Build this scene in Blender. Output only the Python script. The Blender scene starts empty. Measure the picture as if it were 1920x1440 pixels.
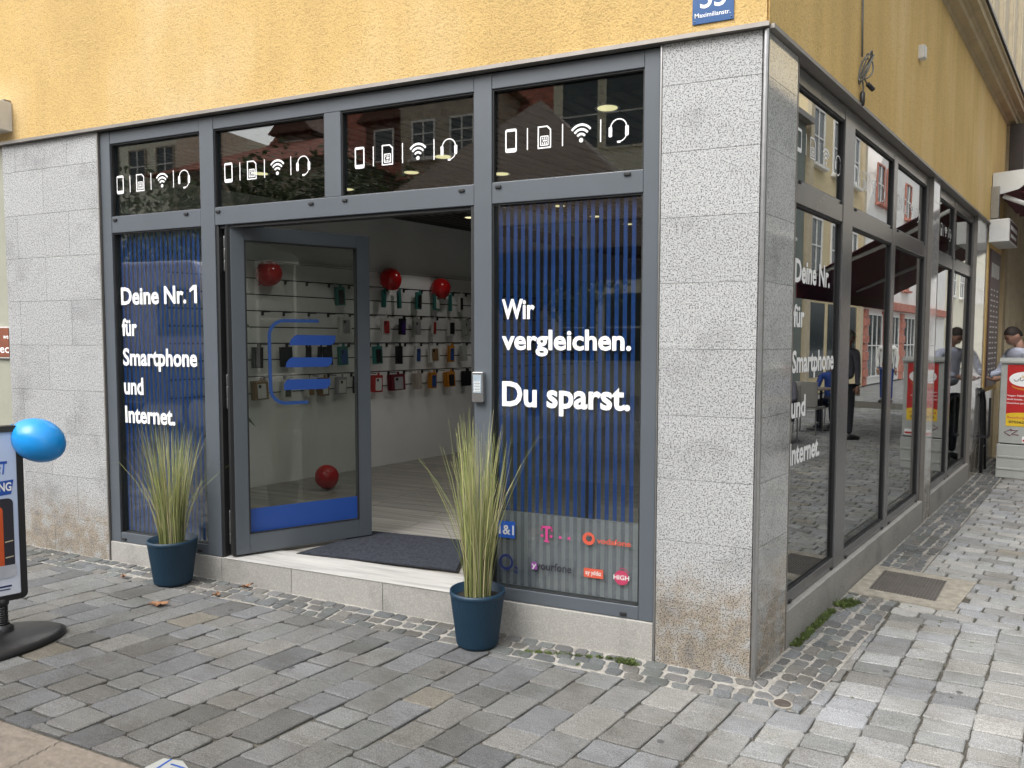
import bpy, math, random
from mathutils import Vector, Matrix
R = math.radians; PI = math.pi
random.seed(7)
S = bpy.context.scene; COL = S.collection
# ------------------------------------------------------------------ camera
CAM = Vector((0.31, -3.612, 1.6)); PITCH = R(3.409); ROLL = R(-0.089); YAW = R(23.258)
cd = bpy.data.cameras.new('camera'); cam = bpy.data.objects.new('camera', cd); COL.objects.link(cam)
cd.sensor_width = 36; cd.lens = 1400/1920*36; cd.clip_start = 0.05; cd.clip_end = 400
cam.matrix_world = Matrix.Translation(CAM) @ Matrix.Rotation(YAW, 4, 'Z') @ Matrix.Rotation(PI/2-PITCH, 4, 'X') @ Matrix.Rotation(-ROLL, 4, 'Z')
S.camera = cam
TH = R(74.207)                                   # direction of the right-hand facade
BV = Vector((math.cos(TH), math.sin(TH), 0)); NV = Vector((-math.sin(TH), math.cos(TH), 0))
# ------------------------------------------------------------------ light
w = bpy.data.worlds.new('World'); S.world = w; w.use_nodes = True
wn = w.node_tree.nodes; wl = w.node_tree.links
bg = wn['Background']; sky = wn.new('ShaderNodeTexSky'); sky.sky_type = 'NISHITA'; sky.sun_disc = False
SUN_EL, SUN_AZ = R(52), R(203)                   # azimuth clockwise from +Y
sky.sun_elevation = SUN_EL; sky.sun_rotation = SUN_AZ; sky.dust_density = 5; sky.air_density = 1.5
hs = wn.new('ShaderNodeHueSaturation'); hs.inputs['Saturation'].default_value = 0.16; hs.inputs['Value'].default_value = 3.0
wl.new(sky.outputs[0], hs.inputs['Color']); wl.new(hs.outputs[0], bg.inputs[0]); bg.inputs[1].default_value = 0.15
sl = bpy.data.lights.new('sun', 'SUN'); sl.energy = 1.1; sl.angle = R(40); sl.color = (1, .97, .93)
so = bpy.data.objects.new('sun', sl); COL.objects.link(so)
sd = Vector((math.sin(SUN_AZ)*math.cos(SUN_EL), math.cos(SUN_AZ)*math.cos(SUN_EL), math.sin(SUN_EL)))
so.rotation_euler = sd.to_track_quat('Z', 'Y').to_euler()
S.view_settings.view_transform = 'Standard'; S.view_settings.look = 'None'; S.view_settings.gamma = 1
S.view_settings.use_curve_mapping = False; S.view_settings.exposure = -0.32
S.render.engine = 'CYCLES'; S.cycles.transparent_max_bounces = 32; S.cycles.max_bounces = 9; S.cycles.glossy_bounces = 4
# ------------------------------------------------------------------ materials
def new_mat(name):
    m = bpy.data.materials.new(name); m.use_nodes = True; return m, m.node_tree.nodes, m.node_tree.links, m.node_tree.nodes['Principled BSDF']
def srgb(r, g, b):
    f = lambda c: (c/255/12.92) if c <= 10 else ((c/255+.055)/1.055)**2.4
    return (f(r), f(g), f(b), 1)
def coord(n, l, scale=(1, 1, 1), rot=(0, 0, 0), kind='Object'):
    t = n.new('ShaderNodeTexCoord'); mp = n.new('ShaderNodeMapping'); mp.inputs['Scale'].default_value = scale; mp.inputs['Rotation'].default_value = rot
    l.new(t.outputs[kind], mp.inputs[0]); return mp.outputs[0]
def noise(n, l, v, sc, det=3, rough=.5):
    t = n.new('ShaderNodeTexNoise'); t.inputs['Scale'].default_value = sc; t.inputs['Detail'].default_value = det; t.inputs['Roughness'].default_value = rough
    l.new(v, t.inputs['Vector']); return t.outputs['Fac']
def ramp(n, l, f, stops):
    r = n.new('ShaderNodeValToRGB'); e = r.color_ramp.elements
    while len(e) < len(stops): e.new(.5)
    for k, (p, c) in enumerate(stops): e[k].position = p; e[k].color = c if len(c) == 4 else (*c, 1)
    l.new(f, r.inputs[0]); return r.outputs[0]
def mix(n, l, f, a, b, mode='MIX'):
    m = n.new('ShaderNodeMix'); m.data_type = 'RGBA'; m.blend_type = mode
    for s, v in ((m.inputs[0], f), (m.inputs[6], a), (m.inputs[7], b)):
        if hasattr(v, 'links'): l.new(v, s)
        else: s.default_value = v
    return m.outputs[2]
def math_n(n, l, op, a, b=0.0):
    m = n.new('ShaderNodeMath'); m.operation = op
    for s, v in ((m.inputs[0], a), (m.inputs[1], b)):
        if hasattr(v, 'links'): l.new(v, s)
        else: s.default_value = v
    return m.outputs[0]
def bump(n, l, h, dist, bs, strength=1):
    b = n.new('ShaderNodeBump'); b.inputs['Distance'].default_value = dist; b.inputs['Strength'].default_value = strength
    l.new(h, b.inputs['Height']); l.new(b.outputs[0], bs.inputs['Normal'])
G4 = lambda v: (v, v, v, 1)
def plain(name, col, rough=.5, metal=0, var=.12, sc=8, spec=.5, bmp=0):
    m, n, l, b = new_mat(name); v = coord(n, l)
    f = noise(n, l, v, sc, 4, .6); c = ramp(n, l, f, [(.3, tuple(x*(1-var) for x in col[:3])), (.7, tuple(min(1, x*(1+var)) for x in col[:3]))])
    l.new(c, b.inputs['Base Color']); b.inputs['Roughness'].default_value = rough; b.inputs['Metallic'].default_value = metal; b.inputs['Specular IOR Level'].default_value = spec
    if bmp: bump(n, l, noise(n, l, v, sc*12, 2), bmp, b)
    return m
def plaster(name, col, streak):
    m, n, l, b = new_mat(name); v = coord(n, l)
    big = noise(n, l, coord(n, l, (1, 1, .35 if streak else .8)), 1.3 if streak else 1.0, 4, .55)
    c = ramp(n, l, big, [(.3, tuple(x*.86 for x in col)), (.5, col), (.72, (min(1, col[0]*1.1), min(1, col[1]*1.18), min(1, col[2]*1.5)))])
    gr = noise(n, l, v, 120, 3, .6); g2 = noise(n, l, v, 38, 2, .5)
    pit = ramp(n, l, gr, [(.36, G4(.62)), (.48, G4(1))]); c = mix(n, l, .6, c, pit, 'MULTIPLY')
    st = ramp(n, l, noise(n, l, coord(n, l, (5, 5, .25)), 1.6, 4, .6), [(.35, G4(.86)), (.6, G4(1.0))]); c = mix(n, l, .55 if streak else .4, c, st, 'MULTIPLY')
    l.new(c, b.inputs['Base Color']); b.inputs['Roughness'].default_value = .92; b.inputs['Specular IOR Level'].default_value = .2
    h = math_n(n, l, 'ADD', gr, math_n(n, l, 'MULTIPLY', g2, .6)); bump(n, l, h, .006, b, .9)
    return m
def granite(name, light, dark, sc, rough, stain=False, thr=.44, warm=(.62, .6, .56)):
    m, n, l, b = new_mat(name); g = n.new('ShaderNodeNewGeometry'); v = g.outputs['Position']
    oi = n.new('ShaderNodeObjectInfo')
    a = noise(n, l, v, sc, 2, .55); a2 = noise(n, l, v, sc*.45, 2, .5)
    c = ramp(n, l, a, [(thr-.07, dark), (thr, tuple((x+y)/2 for x, y in zip(light, dark))), (thr+.05, light)])
    c = mix(n, l, ramp(n, l, a2, [(.5, G4(0)), (.6, G4(.45))]), c, (*[x*1.18 for x in light], 1))
    blot = ramp(n, l, noise(n, l, v, 2.6, 5, .65), [(.30, G4(.72)), (.48, G4(1))]); c = mix(n, l, 1.0, c, blot, 'MULTIPLY')
    tone = ramp(n, l, oi.outputs['Random'], [(0, G4(.93)), (1, G4(1.04))]); c = mix(n, l, 1.0, c, tone, 'MULTIPLY')
    if stain:
        sp = n.new('ShaderNodeSeparateXYZ'); l.new(v, sp.inputs[0])
        zz = math_n(n, l, 'ADD', sp.outputs[2], math_n(n, l, 'MULTIPLY', noise(n, l, v, 6, 4, .7), -.55))
        mask = ramp(n, l, zz, [(.0, G4(.95)), (.26, G4(0))]); rust = noise(n, l, v, 9, 3, .6)
        rc = ramp(n, l, rust, [(.38, (.88, .86, .82)), (.52, (.74, .62, .48)), (.66, (.55, .50, .44))]); c = mix(n, l, mask, c, rc, 'MULTIPLY')
    l.new(c, b.inputs['Base Color']); b.inputs['Roughness'].default_value = rough; b.inputs['IOR'].default_value = 1.85 if rough < .1 else 1.5; bump(n, l, a, .0008, b, .5 if rough > .3 else .05)
    return m
def stone_mat(name, moss=0):
    m, n, l, b = new_mat(name); g = n.new('ShaderNodeNewGeometry'); v = g.outputs['Position']
    at = n.new('ShaderNodeAttribute'); at.attribute_name = 'tint'
    gr = noise(n, l, v, 210, 2, .7); c = mix(n, l, 1.0, at.outputs['Color'], ramp(n, l, gr, [(.36, G4(.62)), (.5, G4(1)), (.64, G4(1.38))]), 'MULTIPLY')
    vein = noise(n, l, coord(n, l, (6, 40, 10), (0, 0, .6)), 1, 3, .6); c = mix(n, l, .5, c, ramp(n, l, vein, [(.38, G4(.84)), (.6, G4(1.08))]), 'MULTIPLY')
    dirt = noise(n, l, v, 3.2, 5, .65); c = mix(n, l, .85, c, ramp(n, l, dirt, [(.33, (.7, .68, .64)), (.55, (1, 1, 1))]), 'MULTIPLY')
    vo = n.new('ShaderNodeTexVoronoi'); vo.inputs['Scale'].default_value = 3.3; l.new(v, vo.inputs['Vector'])
    c = mix(n, l, ramp(n, l, vo.outputs['Distance'], [(.045, G4(.75)), (.062, G4(0))]), c, (.05, .05, .05, 1))
    wet = noise(n, l, v, .9, 4, .6); c = mix(n, l, .8, c, ramp(n, l, wet, [(.36, G4(.8)), (.6, G4(1.06))]), 'MULTIPLY')
    l.new(c, b.inputs['Base Color']); b.inputs['Roughness'].default_value = .74; b.inputs['Specular IOR Level'].default_value = .35
    h = math_n(n, l, 'ADD', math_n(n, l, 'MULTIPLY', gr, .35), noise(n, l, v, 32, 3, .6)); bump(n, l, h, .004, b, .75)
    return m
def glass_mat(name, tint, rf=1.0, dirt=.02):
    m, n, l, b = new_mat(name); n.remove(b); out = n['Material Output']
    g = n.new('ShaderNodeNewGeometry'); fr = n.new('ShaderNodeFresnel')
    ior = n.new('ShaderNodeMix'); ior.data_type = 'FLOAT'; ior.inputs[2].default_value = rf; ior.inputs[3].default_value = 1/rf
    l.new(g.outputs['Backfacing'], ior.inputs[0]); l.new(ior.outputs[0], fr.inputs['IOR'])
    tr = n.new('ShaderNodeBsdfTransparent'); tr.inputs[0].default_value = (*tint, 1)
    gl = n.new('ShaderNodeBsdfGlossy'); gl.inputs['Roughness'].default_value = 0.0; gl.inputs[0].default_value = (.96, .97, .97, 1)
    v = coord(n, l); bp = n.new('ShaderNodeBump'); bp.inputs['Distance'].default_value = .0009; bp.inputs['Strength'].default_value = .25
    l.new(noise(n, l, v, 1.6, 1), bp.inputs['Height']); l.new(bp.outputs[0], gl.inputs['Normal'])
    mx = n.new('ShaderNodeMixShader'); l.new(fr.outputs[0], mx.inputs[0]); l.new(tr.outputs[0], mx.inputs[1]); l.new(gl.outputs[0], mx.inputs[2])
    df = n.new('ShaderNodeBsdfDiffuse'); df.inputs[0].default_value = (.6, .6, .57, 1); m2 = n.new('ShaderNodeMixShader')
    f2 = math_n(n, l, 'MULTIPLY', noise(n, l, v, 5, 4, .7), dirt); l.new(f2, m2.inputs[0]); l.new(mx.outputs[0], m2.inputs[1]); l.new(df.outputs[0], m2.inputs[2])
    l.new(m2.outputs[0], out.inputs[0]); return m
def film_mat(name, col, alpha):
    m, n, l, b = new_mat(name); out = n['Material Output']; b.inputs['Base Color'].default_value = (*col, 1); b.inputs['Roughness'].default_value = .5
    tr = n.new('ShaderNodeBsdfTransparent'); mx = n.new('ShaderNodeMixShader'); mx.inputs[0].default_value = alpha
    l.new(tr.outputs[0], mx.inputs[1]); l.new(b.outputs[0], mx.inputs[2]); l.new(mx.outputs[0], out.inputs[0]); return m
def emit(name, col, st):
    m, n, l, b = new_mat(name); b.inputs['Base Color'].default_value = (*col, 1); b.inputs['Emission Color'].default_value = (*col, 1); b.inputs['Emission Strength'].default_value = st; return m
M = {}
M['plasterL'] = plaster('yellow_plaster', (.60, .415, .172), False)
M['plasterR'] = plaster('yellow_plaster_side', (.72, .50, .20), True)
M['granite'] = granite('granite_speckled', (.43, .435, .435), (.10, .10, .105), 150, .45, True, .465)
M['granite_side'] = granite('granite_polished', (.48, .48, .475), (.17, .17, .17), 150, .05, True, .45)
M['granite_sill'] = granite('granite_sill', (.37, .36, .335), (.21, .2, .19), 260, .6, False, .46)
M['granite_dark'] = granite('granite_dado', (.12, .115, .11), (.05, .05, .05), 200, .12)
M['trim'] = plain('grey_trim', (.27, .25, .23), .45, .6, .1)
M['steel'] = plain('brushed_steel', (.40, .40, .40), .32, .9, .08, 30)
M['frame'] = plain('grey_powder_coat', (.088, .102, .118), .38, 0, .05, 3)
M['frameR'] = plain('grey_anodised', (.15, .148, .15), .25, .35, .06, 3)
M['gasket'] = plain('black_rubber', (.012, .012, .013), .6)
M['black'] = plain('black_plastic', (.016, .016, .018), .38, 0, .1, 6)
M['glass'] = glass_mat('window_glass', (.82, .84, .825), 1.85, .0)
M['glassR'] = glass_mat('side_window_glass', (.50, .53, .52), 3.4, .0)
M['glassD'] = glass_mat('door_glass', (.82, .84, .81), 1.42, .01)
M['blue'] = film_mat('blue_film', (.003, .065, .31), .95)
M['blue_logo'] = plain('blue_logo_print', (.013, .062, .29), .5, 0, .03)
M['navy_logo'] = plain('navy_logo_print', (.015, .06, .22), .5, 0, .03)
M['white_print'] = plain('white_print', (.88, .88, .88), .5, 0, .02)
M['frost'] = film_mat('frosted_film', (.36, .38, .43), .88)
M['frost2'] = film_mat('frosted_film_stripe', (.22, .23, .31), .38)
for nme, c_ in dict(magenta=(.55, .05, .22), redprint=(.55, .09, .05), blueprint=(.01, .08, .4), navyprint=(.01, .02, .12), purple=(.25, .06, .3), blackprint=(.02, .02, .03), pinkred=(.42, .04, .10)).items(): M[nme] = plain(nme+'_print', c_, .5, 0, .03)
M['white'] = plain('white_paint', (.62, .62, .60), .5, 0, .04)
M['wallwhite'] = plain('interior_white_wall', (.76, .76, .75), .8, 0, .04, 2)
M['brown_int'] = plain('interior_brown', (.10, .08, .07), .7)
M['stone'] = stone_mat('paving_stone')
M['mortar'] = plain('light_mortar', (.33, .315, .285), .95, 0, .3, 25, .2, .004)
M['joint'] = plain('joint_dirt', (.12, .112, .094), .95, 0, .45, 30, .2, .006)
M['concrete'] = plain('sandy_concrete', (.33, .305, .255), .95, 0, .25, 18, .2, .004)
M['moss'] = plain('moss_green', (.075, .105, .025), .8, 0, .5, 9)
M['pot'] = plain('petrol_blue_plastic', (.004, .026, .052), .5, 0, .08)
M['soil'] = plain('dark_soil', (.02, .016, .012), .95)
def grass_mat():
    m, n, l, b = new_mat('grass_blades'); at = n.new('ShaderNodeAttribute'); at.attribute_name = 'tint'
    l.new(at.outputs['Color'], b.inputs['Base Color']); b.inputs['Roughness'].default_value = .55; return m
M['grass'] = grass_mat()
M['balloon_red'] = plain('red_latex', (.48, .012, .014), .2, 0, .05); M['balloon_blue'] = plain('blue_latex', (.015, .29, .74), .28, 0, .06)
for k in ('balloon_red', 'balloon_blue'):
    bb = M[k].node_tree.nodes['Principled BSDF']; bb.inputs['Subsurface Weight'].default_value = .25; bb.inputs['Subsurface Radius'].default_value = (.05, .05, .05)
M['lamp'] = emit('lamp_diffuser', (1, .9, .5), 1.6)
M['mat'] = plain('charcoal_carpet', (.05, .055, .068), .95, 0, .35, 60, .1, .004)
def wood_mat():
    m, n, l, b = new_mat('grey_oak_floor'); v = coord(n, l, (1, 1, 1))
    br = n.new('ShaderNodeTexBrick'); l.new(v, br.inputs[0]); br.inputs['Scale'].default_value = 1; br.inputs['Brick Width'].default_value = 1.3; br.inputs['Row Height'].default_value = .17; br.inputs['Mortar Size'].default_value = .003
    br.inputs['Color1'].default_value = (.30, .285, .26, 1); br.inputs['Color2'].default_value = (.38, .36, .33, 1); br.inputs['Mortar'].default_value = (.06, .05, .045, 1)
    g = noise(n, l, coord(n, l, (1.2, 26, 1)), 1, 5, .65); c = mix(n, l, .8, br.outputs[0], ramp(n, l, g, [(.35, G4(.62)), (.62, G4(1.2))]), 'MULTIPLY')
    l.new(c, b.inputs['Base Color']); b.inputs['Roughness'].default_value = .42; return m
M['wood'] = wood_mat()
def marble_mat():
    m, n, l, b = new_mat('streaked_marble'); g = noise(n, l, coord(n, l, (1.5, 22, 1), (0, 0, .08)), 1, 6, .7)
    c = ramp(n, l, g, [(.3, (.26, .26, .26)), (.5, (.46, .45, .43)), (.7, (.58, .57, .54))]); l.new(c, b.inputs['Base Color']); b.inputs['Roughness'].default_value = .45; return m
M['marble'] = marble_mat()
M['pink_sand'] = plain('pinkish_concrete', (.26, .225, .19), .9, 0, .18, 40, .25, .003)
M['brownsign'] = plain('brown_sign', (.22, .07, .035), .4); M['beige_wall'] = plain('beige_green_wall', (.32, .32, .26), .8, 0, .06)
M['beige'] = plain('beige_moulding', (.46, .37, .23), .8, 0, .12, 5, .3, .002); M['beige2'] = plain('pale_cream_render', (.58, .50, .36), .85, 0, .1)
M['burg'] = plain('burgundy_canvas', (.10, .012, .02), .8, 0, .12); M['cab'] = plain('light_grey_cabinet', (.38, .39, .37), .55, 0, .07, 4)
M['red_poster'] = plain('red_poster', (.48, .02, .02), .4, 0, .05); M['yellow_p'] = plain('yellow_poster', (.75, .5, .03), .4, 0, .04)
M['menu'] = plain('brown_menu_board', (.075, .04, .042), .5); M['cable'] = plain('grey_cable', (.13, .13, .12), .6)
M['skin'] = plain('skin', (.36, .20, .145), .5, 0, .08); M['hair'] = plain('dark_brown_hair', (.018, .011, .008), .7, 0, .3, 60)
M['shirt'] = plain('pale_blue_shirt', (.50, .53, .64), .8, 0, .05, 15, .3, .003); M['trousers'] = plain('dark_trousers', (.02, .022, .03), .85)
M['coat'] = plain('grey_coat', (.12, .12, .15), .85); M['bluecoat'] = plain('blue_jacket', (.01, .04, .2), .7)
M['leaf'] = plain('dead_leaf', (.26, .13, .065), .8, 0, .35, 40); M['leafgreen'] = plain('houseplant_leaf', (.02, .055, .012), .5, 0, .3, 12)
M['tile'] = plain('clay_roof_tile', (.32, .10, .06), .85, 0, .35, 5); M['tile_d'] = plain('dark_roof_tile', (.13, .06, .04), .85, 0, .3, 5)
M['cream'] = plain('cream_facade', (.78, .74, .60), .9, 0, .08, 1); M['ochre'] = plain('ochre_facade', (.70, .58, .36), .9, 0, .08, 1)
M['whitef'] = plain('white_facade', (.82, .81, .78), .9, 0, .05, 1); M['greenf'] = plain('grey_green_facade', (.20, .23, .21), .8, 0, .1, 1)
M['pinks'] = plain('pink_sandstone', (.50, .20, .15), .85, 0, .2, 6); M['sand'] = plain('sandstone', (.42, .36, .28), .9, 0, .2, 4)
M['dkwin'] = plain('dark_pane', (.05, .065, .07), .08, 0, .2, 1); M['foliage'] = plain('tree_foliage', (.075, .11, .035), .7, 0, .5, 3)
M['bark'] = plain('tree_bark', (.10, .08, .06), .9); M['vanblue'] = plain('van_paint', (.36, .38, .55), .25, 0, .04); M['vandark'] = plain('van_lower_paint', (.02, .05, .16), .3)
M['brown_tent'] = plain('brown_canopy', (.19, .15, .13), .85, 0, .05, 2); M['lilac'] = plain('grey_valance', (.30, .28, .31), .8)
# ------------------------------------------------------------------ mesh helpers
class MB:
    def __init__(s): s.v = []; s.f = []; s.mi = []; s.cur = 0
    def add(s, vs, fs):
        o = len(s.v); s.v += [tuple(p) for p in vs]; s.f += [tuple(i+o for i in f) for f in fs]; s.mi += [s.cur]*len(fs); return s
    def box(s, x0, x1, y0, y1, z0, z1):
        return s.add([(x0,y0,z0),(x1,y0,z0),(x1,y1,z0),(x0,y1,z0),(x0,y0,z1),(x1,y0,z1),(x1,y1,z1),(x0,y1,z1)],
                     [(0,3,2,1),(4,5,6,7),(0,1,5,4),(1,2,6,5),(2,3,7,6),(3,0,4,7)])
    def tube(s, path, r, seg=8, cap=True):
        path = [Vector(p) for p in path]; n0 = len(s.v); vs = []; fs = []
        for i, p in enumerate(path):
            d = (path[min(i+1, len(path)-1)]-path[max(i-1, 0)]).normalized()
            a = d.cross(Vector((0, 0, 1)) if abs(d.z) < .9 else Vector((1, 0, 0))).normalized(); b2 = d.cross(a)
            rr = r[i] if isinstance(r, (list, tuple)) else r
            for k in range(seg): t = 2*PI*k/seg; vs.append(p+(a*math.cos(t)+b2*math.sin(t))*rr)
        for i in range(len(path)-1):
            for k in range(seg): k2 = (k+1) % seg; fs.append((i*seg+k, i*seg+k2, (i+1)*seg+k2, (i+1)*seg+k))
        if cap: fs.append(tuple(range(seg))[::-1]); fs.append(tuple((len(path)-1)*seg+k for k in range(seg)))
        return s.add(vs, fs)
    def lathe(s, prof, seg=32, c=(0, 0, 0), rib=0, ribn=0):
        vs = []; fs = []
        for i, (r, z) in enumerate(prof):
            for k in range(seg):
                t = 2*PI*k/seg; q = r*(1+(rib*(math.cos(t*ribn)) if ribn else 0)); vs.append((c[0]+q*math.cos(t), c[1]+q*math.sin(t), c[2]+z))
        for i in range(len(prof)-1):
            for k in range(seg): k2 = (k+1) % seg; fs.append((i*seg+k, i*seg+k2, (i+1)*seg+k2, (i+1)*seg+k))
        return s.add(vs, fs)
    def prism(s, poly, a0, a1, ax='z'):
        n = len(poly); mk = {'z': lambda p, a: (p[0], p[1], a), 'y': lambda p, a: (p[0], a, p[1]), 'x': lambda p, a: (a, p[0], p[1])}[ax]
        return s.add([mk(p, a0) for p in poly]+[mk(p, a1) for p in poly], [tuple(range(n))[::-1], tuple(range(n, 2*n))]+[(i, (i+1) % n, n+(i+1) % n, n+i) for i in range(n)])
    def quad(s, *p): return s.add(p, [tuple(range(len(p)))])
    def band(s, A, B, y, closed=True):
        n = len(A); vs = [(p[0], y, p[1]) for p in A]+[(p[0], y, p[1]) for p in B]
        return s.add(vs, [(i, (i+1) % n, n+(i+1) % n, n+i) for i in range(n if closed else n-1)])
    def poly(s, A, y): return s.add([(p[0], y, p[1]) for p in A], [tuple(range(len(A)))])
def mesh_of(name, mb, mats, smooth=False):
    me = bpy.data.meshes.new(name); me.from_pydata(mb.v, [], mb.f)
    for m in (mats if isinstance(mats, (list, tuple)) else [mats]): me.materials.append(m)
    if any(mb.mi): me.polygons.foreach_set('material_index', mb.mi)
    if smooth: me.polygons.foreach_set('use_smooth', [True]*len(me.polygons))
    me.update(); return me
def obj(name, mb, mats, parent=None, rot=0, bevel=0, smooth=False, loc=None, kind=None):
    me = mb if isinstance(mb, bpy.types.Mesh) else mesh_of(name, mb, mats, smooth)
    o = bpy.data.objects.new(name, me); COL.objects.link(o); o.rotation_euler = (0, 0, rot)
    if loc: o.location = loc
    if parent: o.parent = parent
    if bevel: m = o.modifiers.new('bevel', 'BEVEL'); m.width = bevel; m.segments = 2; m.limit_method = 'ANGLE'
    if kind: o['kind'] = kind
    return o
def tag(o, label, cat, group=None):
    o['label'] = label; o['category'] = cat
    if group: o['group'] = group
    return o
def thing(name, label, cat, loc=(0, 0, 0), rz=0, group=None):
    o = bpy.data.objects.new(name, None); COL.objects.link(o); o.location = loc; o.rotation_euler = (0, 0, rz); o.empty_display_size = .1
    return tag(o, label, cat, group)
def struct(name, mb, mats, **k): return obj(name, mb, mats, kind='structure', **k)
def gz(x): return .0145*max(0.0, -x)
_H = {}
def text(s, x0, x1, z, cap, y, mat, parent, rot=0, bold=.018, name='lettering', slant=0, loc=None, xf=None):
    """writing fitted to x0..x1 with a given capital height, standing in the x-z plane facing -y"""
    cu = bpy.data.curves.new('t', 'FONT'); cu.body = s; cu.offset = bold; cu.shear = slant; cu.resolution_u = 3
    o = bpy.data.objects.new('t', cu); COL.objects.link(o)
    hu = bpy.data.curves.new('t', 'FONT'); hu.body = 'H'; hu.offset = bold; h = bpy.data.objects.new('t', hu); COL.objects.link(h)
    bpy.context.view_layer.update(); dg = bpy.context.evaluated_depsgraph_get()
    me = bpy.data.meshes.new_from_object(o.evaluated_get(dg)); mh = bpy.data.meshes.new_from_object(h.evaluated_get(dg))
    hz = [v.co.y for v in mh.vertices]; hh = max(hz)-min(hz); xs = [v.co.x for v in me.vertices]; lo, hi = min(xs), max(xs)
    sx = (x1-x0)/(hi-lo) if x1 is not None else cap/hh*.86
    for v in me.vertices: v.co = (x0+(v.co.x-lo)*sx, y, z+(v.co.y-min(hz))*cap/hh)
    if xf: 
        for v in me.vertices: v.co = xf(v.co)
    bpy.data.objects.remove(o); bpy.data.objects.remove(h); me.materials.clear(); me.materials.append(mat); me.name = name
    return obj(name, me, None, parent, rot, loc=loc)
def rrect(cx, cz, w_, h_, r, k=4):
    pts = []
    for (sx, sz, a0) in ((1, 1, 0), (-1, 1, 90), (-1, -1, 180), (1, -1, 270)):
        for i in range(k+1): a = R(a0+90*i/k); pts.append((cx+sx*(w_/2-r)+r*math.cos(a), cz+sz*(h_/2-r)+r*math.sin(a)))
    return pts
def arc(cx, cz, r, a0, a1, n=14): return [(cx+r*math.cos(R(a0+(a1-a0)*i/n)), cz+r*math.sin(R(a0+(a1-a0)*i/n))) for i in range(n+1)]
# ------------------------------------------------------------------ ground
ground = struct('ground', MB().add([(-90,-90,-.05+gz(-90)),(0,-90,-.05),(120,-90,-.05),(-90,120,-.05+gz(-90)),(0,120,-.05),(120,120,-.05)], [(0,1,4,3),(1,2,5,4)]), None)
def ground_mat():
    m, n, l, b = new_mat('distant_paving'); v = coord(n, l, (1, 1, 1), (0, 0, -TH))
    br = n.new('ShaderNodeTexBrick'); l.new(v, br.inputs[0]); br.inputs['Scale'].default_value = 1; br.inputs['Brick Width'].default_value = .24; br.inputs['Row Height'].default_value = .16; br.inputs['Mortar Size'].default_value = .007
    br.inputs['Color1'].default_value = (.24, .24, .235, 1); br.inputs['Color2'].default_value = (.34, .34, .34, 1); br.inputs['Mortar'].default_value = (.06, .055, .05, 1)
    l.new(br.outputs[0], b.inputs['Base Color']); b.inputs['Roughness'].default_value = .8; return m
ground.data.materials.clear(); ground.data.materials.append(ground_mat())
# joint filling just below the stone tops
jm = MB().add([(-9,-4.2,-.011+gz(-9)),(0,-4.2,-.011),(8,-4.2,-.011),(-9,.3,-.011+gz(-9)),(0,.3,-.011),(8,.3,-.011),(1,16,-.011),(9,16,-.011)], [(0,1,4,3),(1,2,5,4),(4,5,7,6)])
struct('paving_joints', jm, M['joint'])
CV = Vector((math.cos(R(75.9)), math.sin(R(75.9)))); EV = Vector((math.cos(R(-3)), math.sin(R(-3)))); PV = Vector((CV.y, -CV.x))
B2 = Vector((BV.x, BV.y)); N2 = Vector((NV.x, NV.y))
def clip(poly, nrm, d):           # keep p.nrm >= d
    out = []
    for i in range(len(poly)):
        a, b = poly[i], poly[(i+1) % len(poly)]; da, db = a.dot(nrm)-d, b.dot(nrm)-d
        if da >= 0: out.append(a)
        if (da >= 0) != (db >= 0): out.append(a+(b-a)*(da/(da-db)))
    return out
def area(p): return abs(sum(p[i].x*p[(i+1) % len(p)].y-p[(i+1) % len(p)].x*p[i].y for i in range(len(p))))/2
def shrink(poly, g):
    # cut every edge inwards by g
    c = sum(poly, Vector((0, 0)))/len(poly); out = list(poly)
    for i in range(len(poly)):
        a, b = poly[i], poly[(i+1) % len(poly)]; e = b-a
        if e.length < 1e-4: continue
        nn = Vector((-e.y, e.x)).normalized()
        if (c-a).dot(nn) < 0: nn = -nn
        out = clip(out, nn, a.dot(nn)+g)
        if len(out) < 3: return out
    return out
def stone(mb, cols, poly, z, bev, tint, round_=.012, th=.03):
    """a block with broken corners, bulging edges and a chamfer round its top"""
    c = sum(poly, Vector((0, 0)))/len(poly); ring = []
    for i in range(len(poly)):
        p, a, b = poly[i], poly[i-1], poly[(i+1) % len(poly)]
        da, db = (a-p), (b-p)
        r1 = min(round_*random.uniform(.5, 1.5), da.length*.3); r2 = min(round_*random.uniform(.5, 1.5), db.length*.3)
        ring += [p+da.normalized()*r1, p+db.normalized()*r2]
        mid = (p+b)/2; ring.append(mid+(c-mid).normalized()*random.uniform(-.0015, .004))
    n = len(ring); z2 = lambda p: z+gz(p.x)
    tilt = (random.uniform(-.018, .018), random.uniform(-.018, .018))
    zt = lambda p: z2(p)+(p.x-c.x)*tilt[0]+(p.y-c.y)*tilt[1]
    vs = [(p.x, p.y, z2(p)-th) for p in ring]+[(p.x, p.y, zt(p)-bev*.8) for p in ring]
    ins = [p+(c-p)*min(.3, bev*1.1/max(.02, (c-p).length)) for p in ring]
    vs += [(p.x, p.y, zt(p)) for p in ins]
    k = len(mb.v)
    mb.add(vs, [tuple(2*n+i for i in range(n))]+[(i, (i+1) % n, n+(i+1) % n, n+i) for i in range(n)]+[(n+i, n+(i+1) % n, 2*n+(i+1) % n, 2*n+i) for i in range(n)])
    cols += [tint]*(len(mb.v)-k)
def tinted(name, mb, cols, mat, parent=None, kind=None):
    me = mesh_of(name, mb, mat); ca = me.color_attributes.new('tint', 'FLOAT_COLOR', 'POINT')
    ca.data.foreach_set('color', [x for c in cols for x in (*c, 1)]); return obj(name, me, None, parent, kind=kind)
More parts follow.
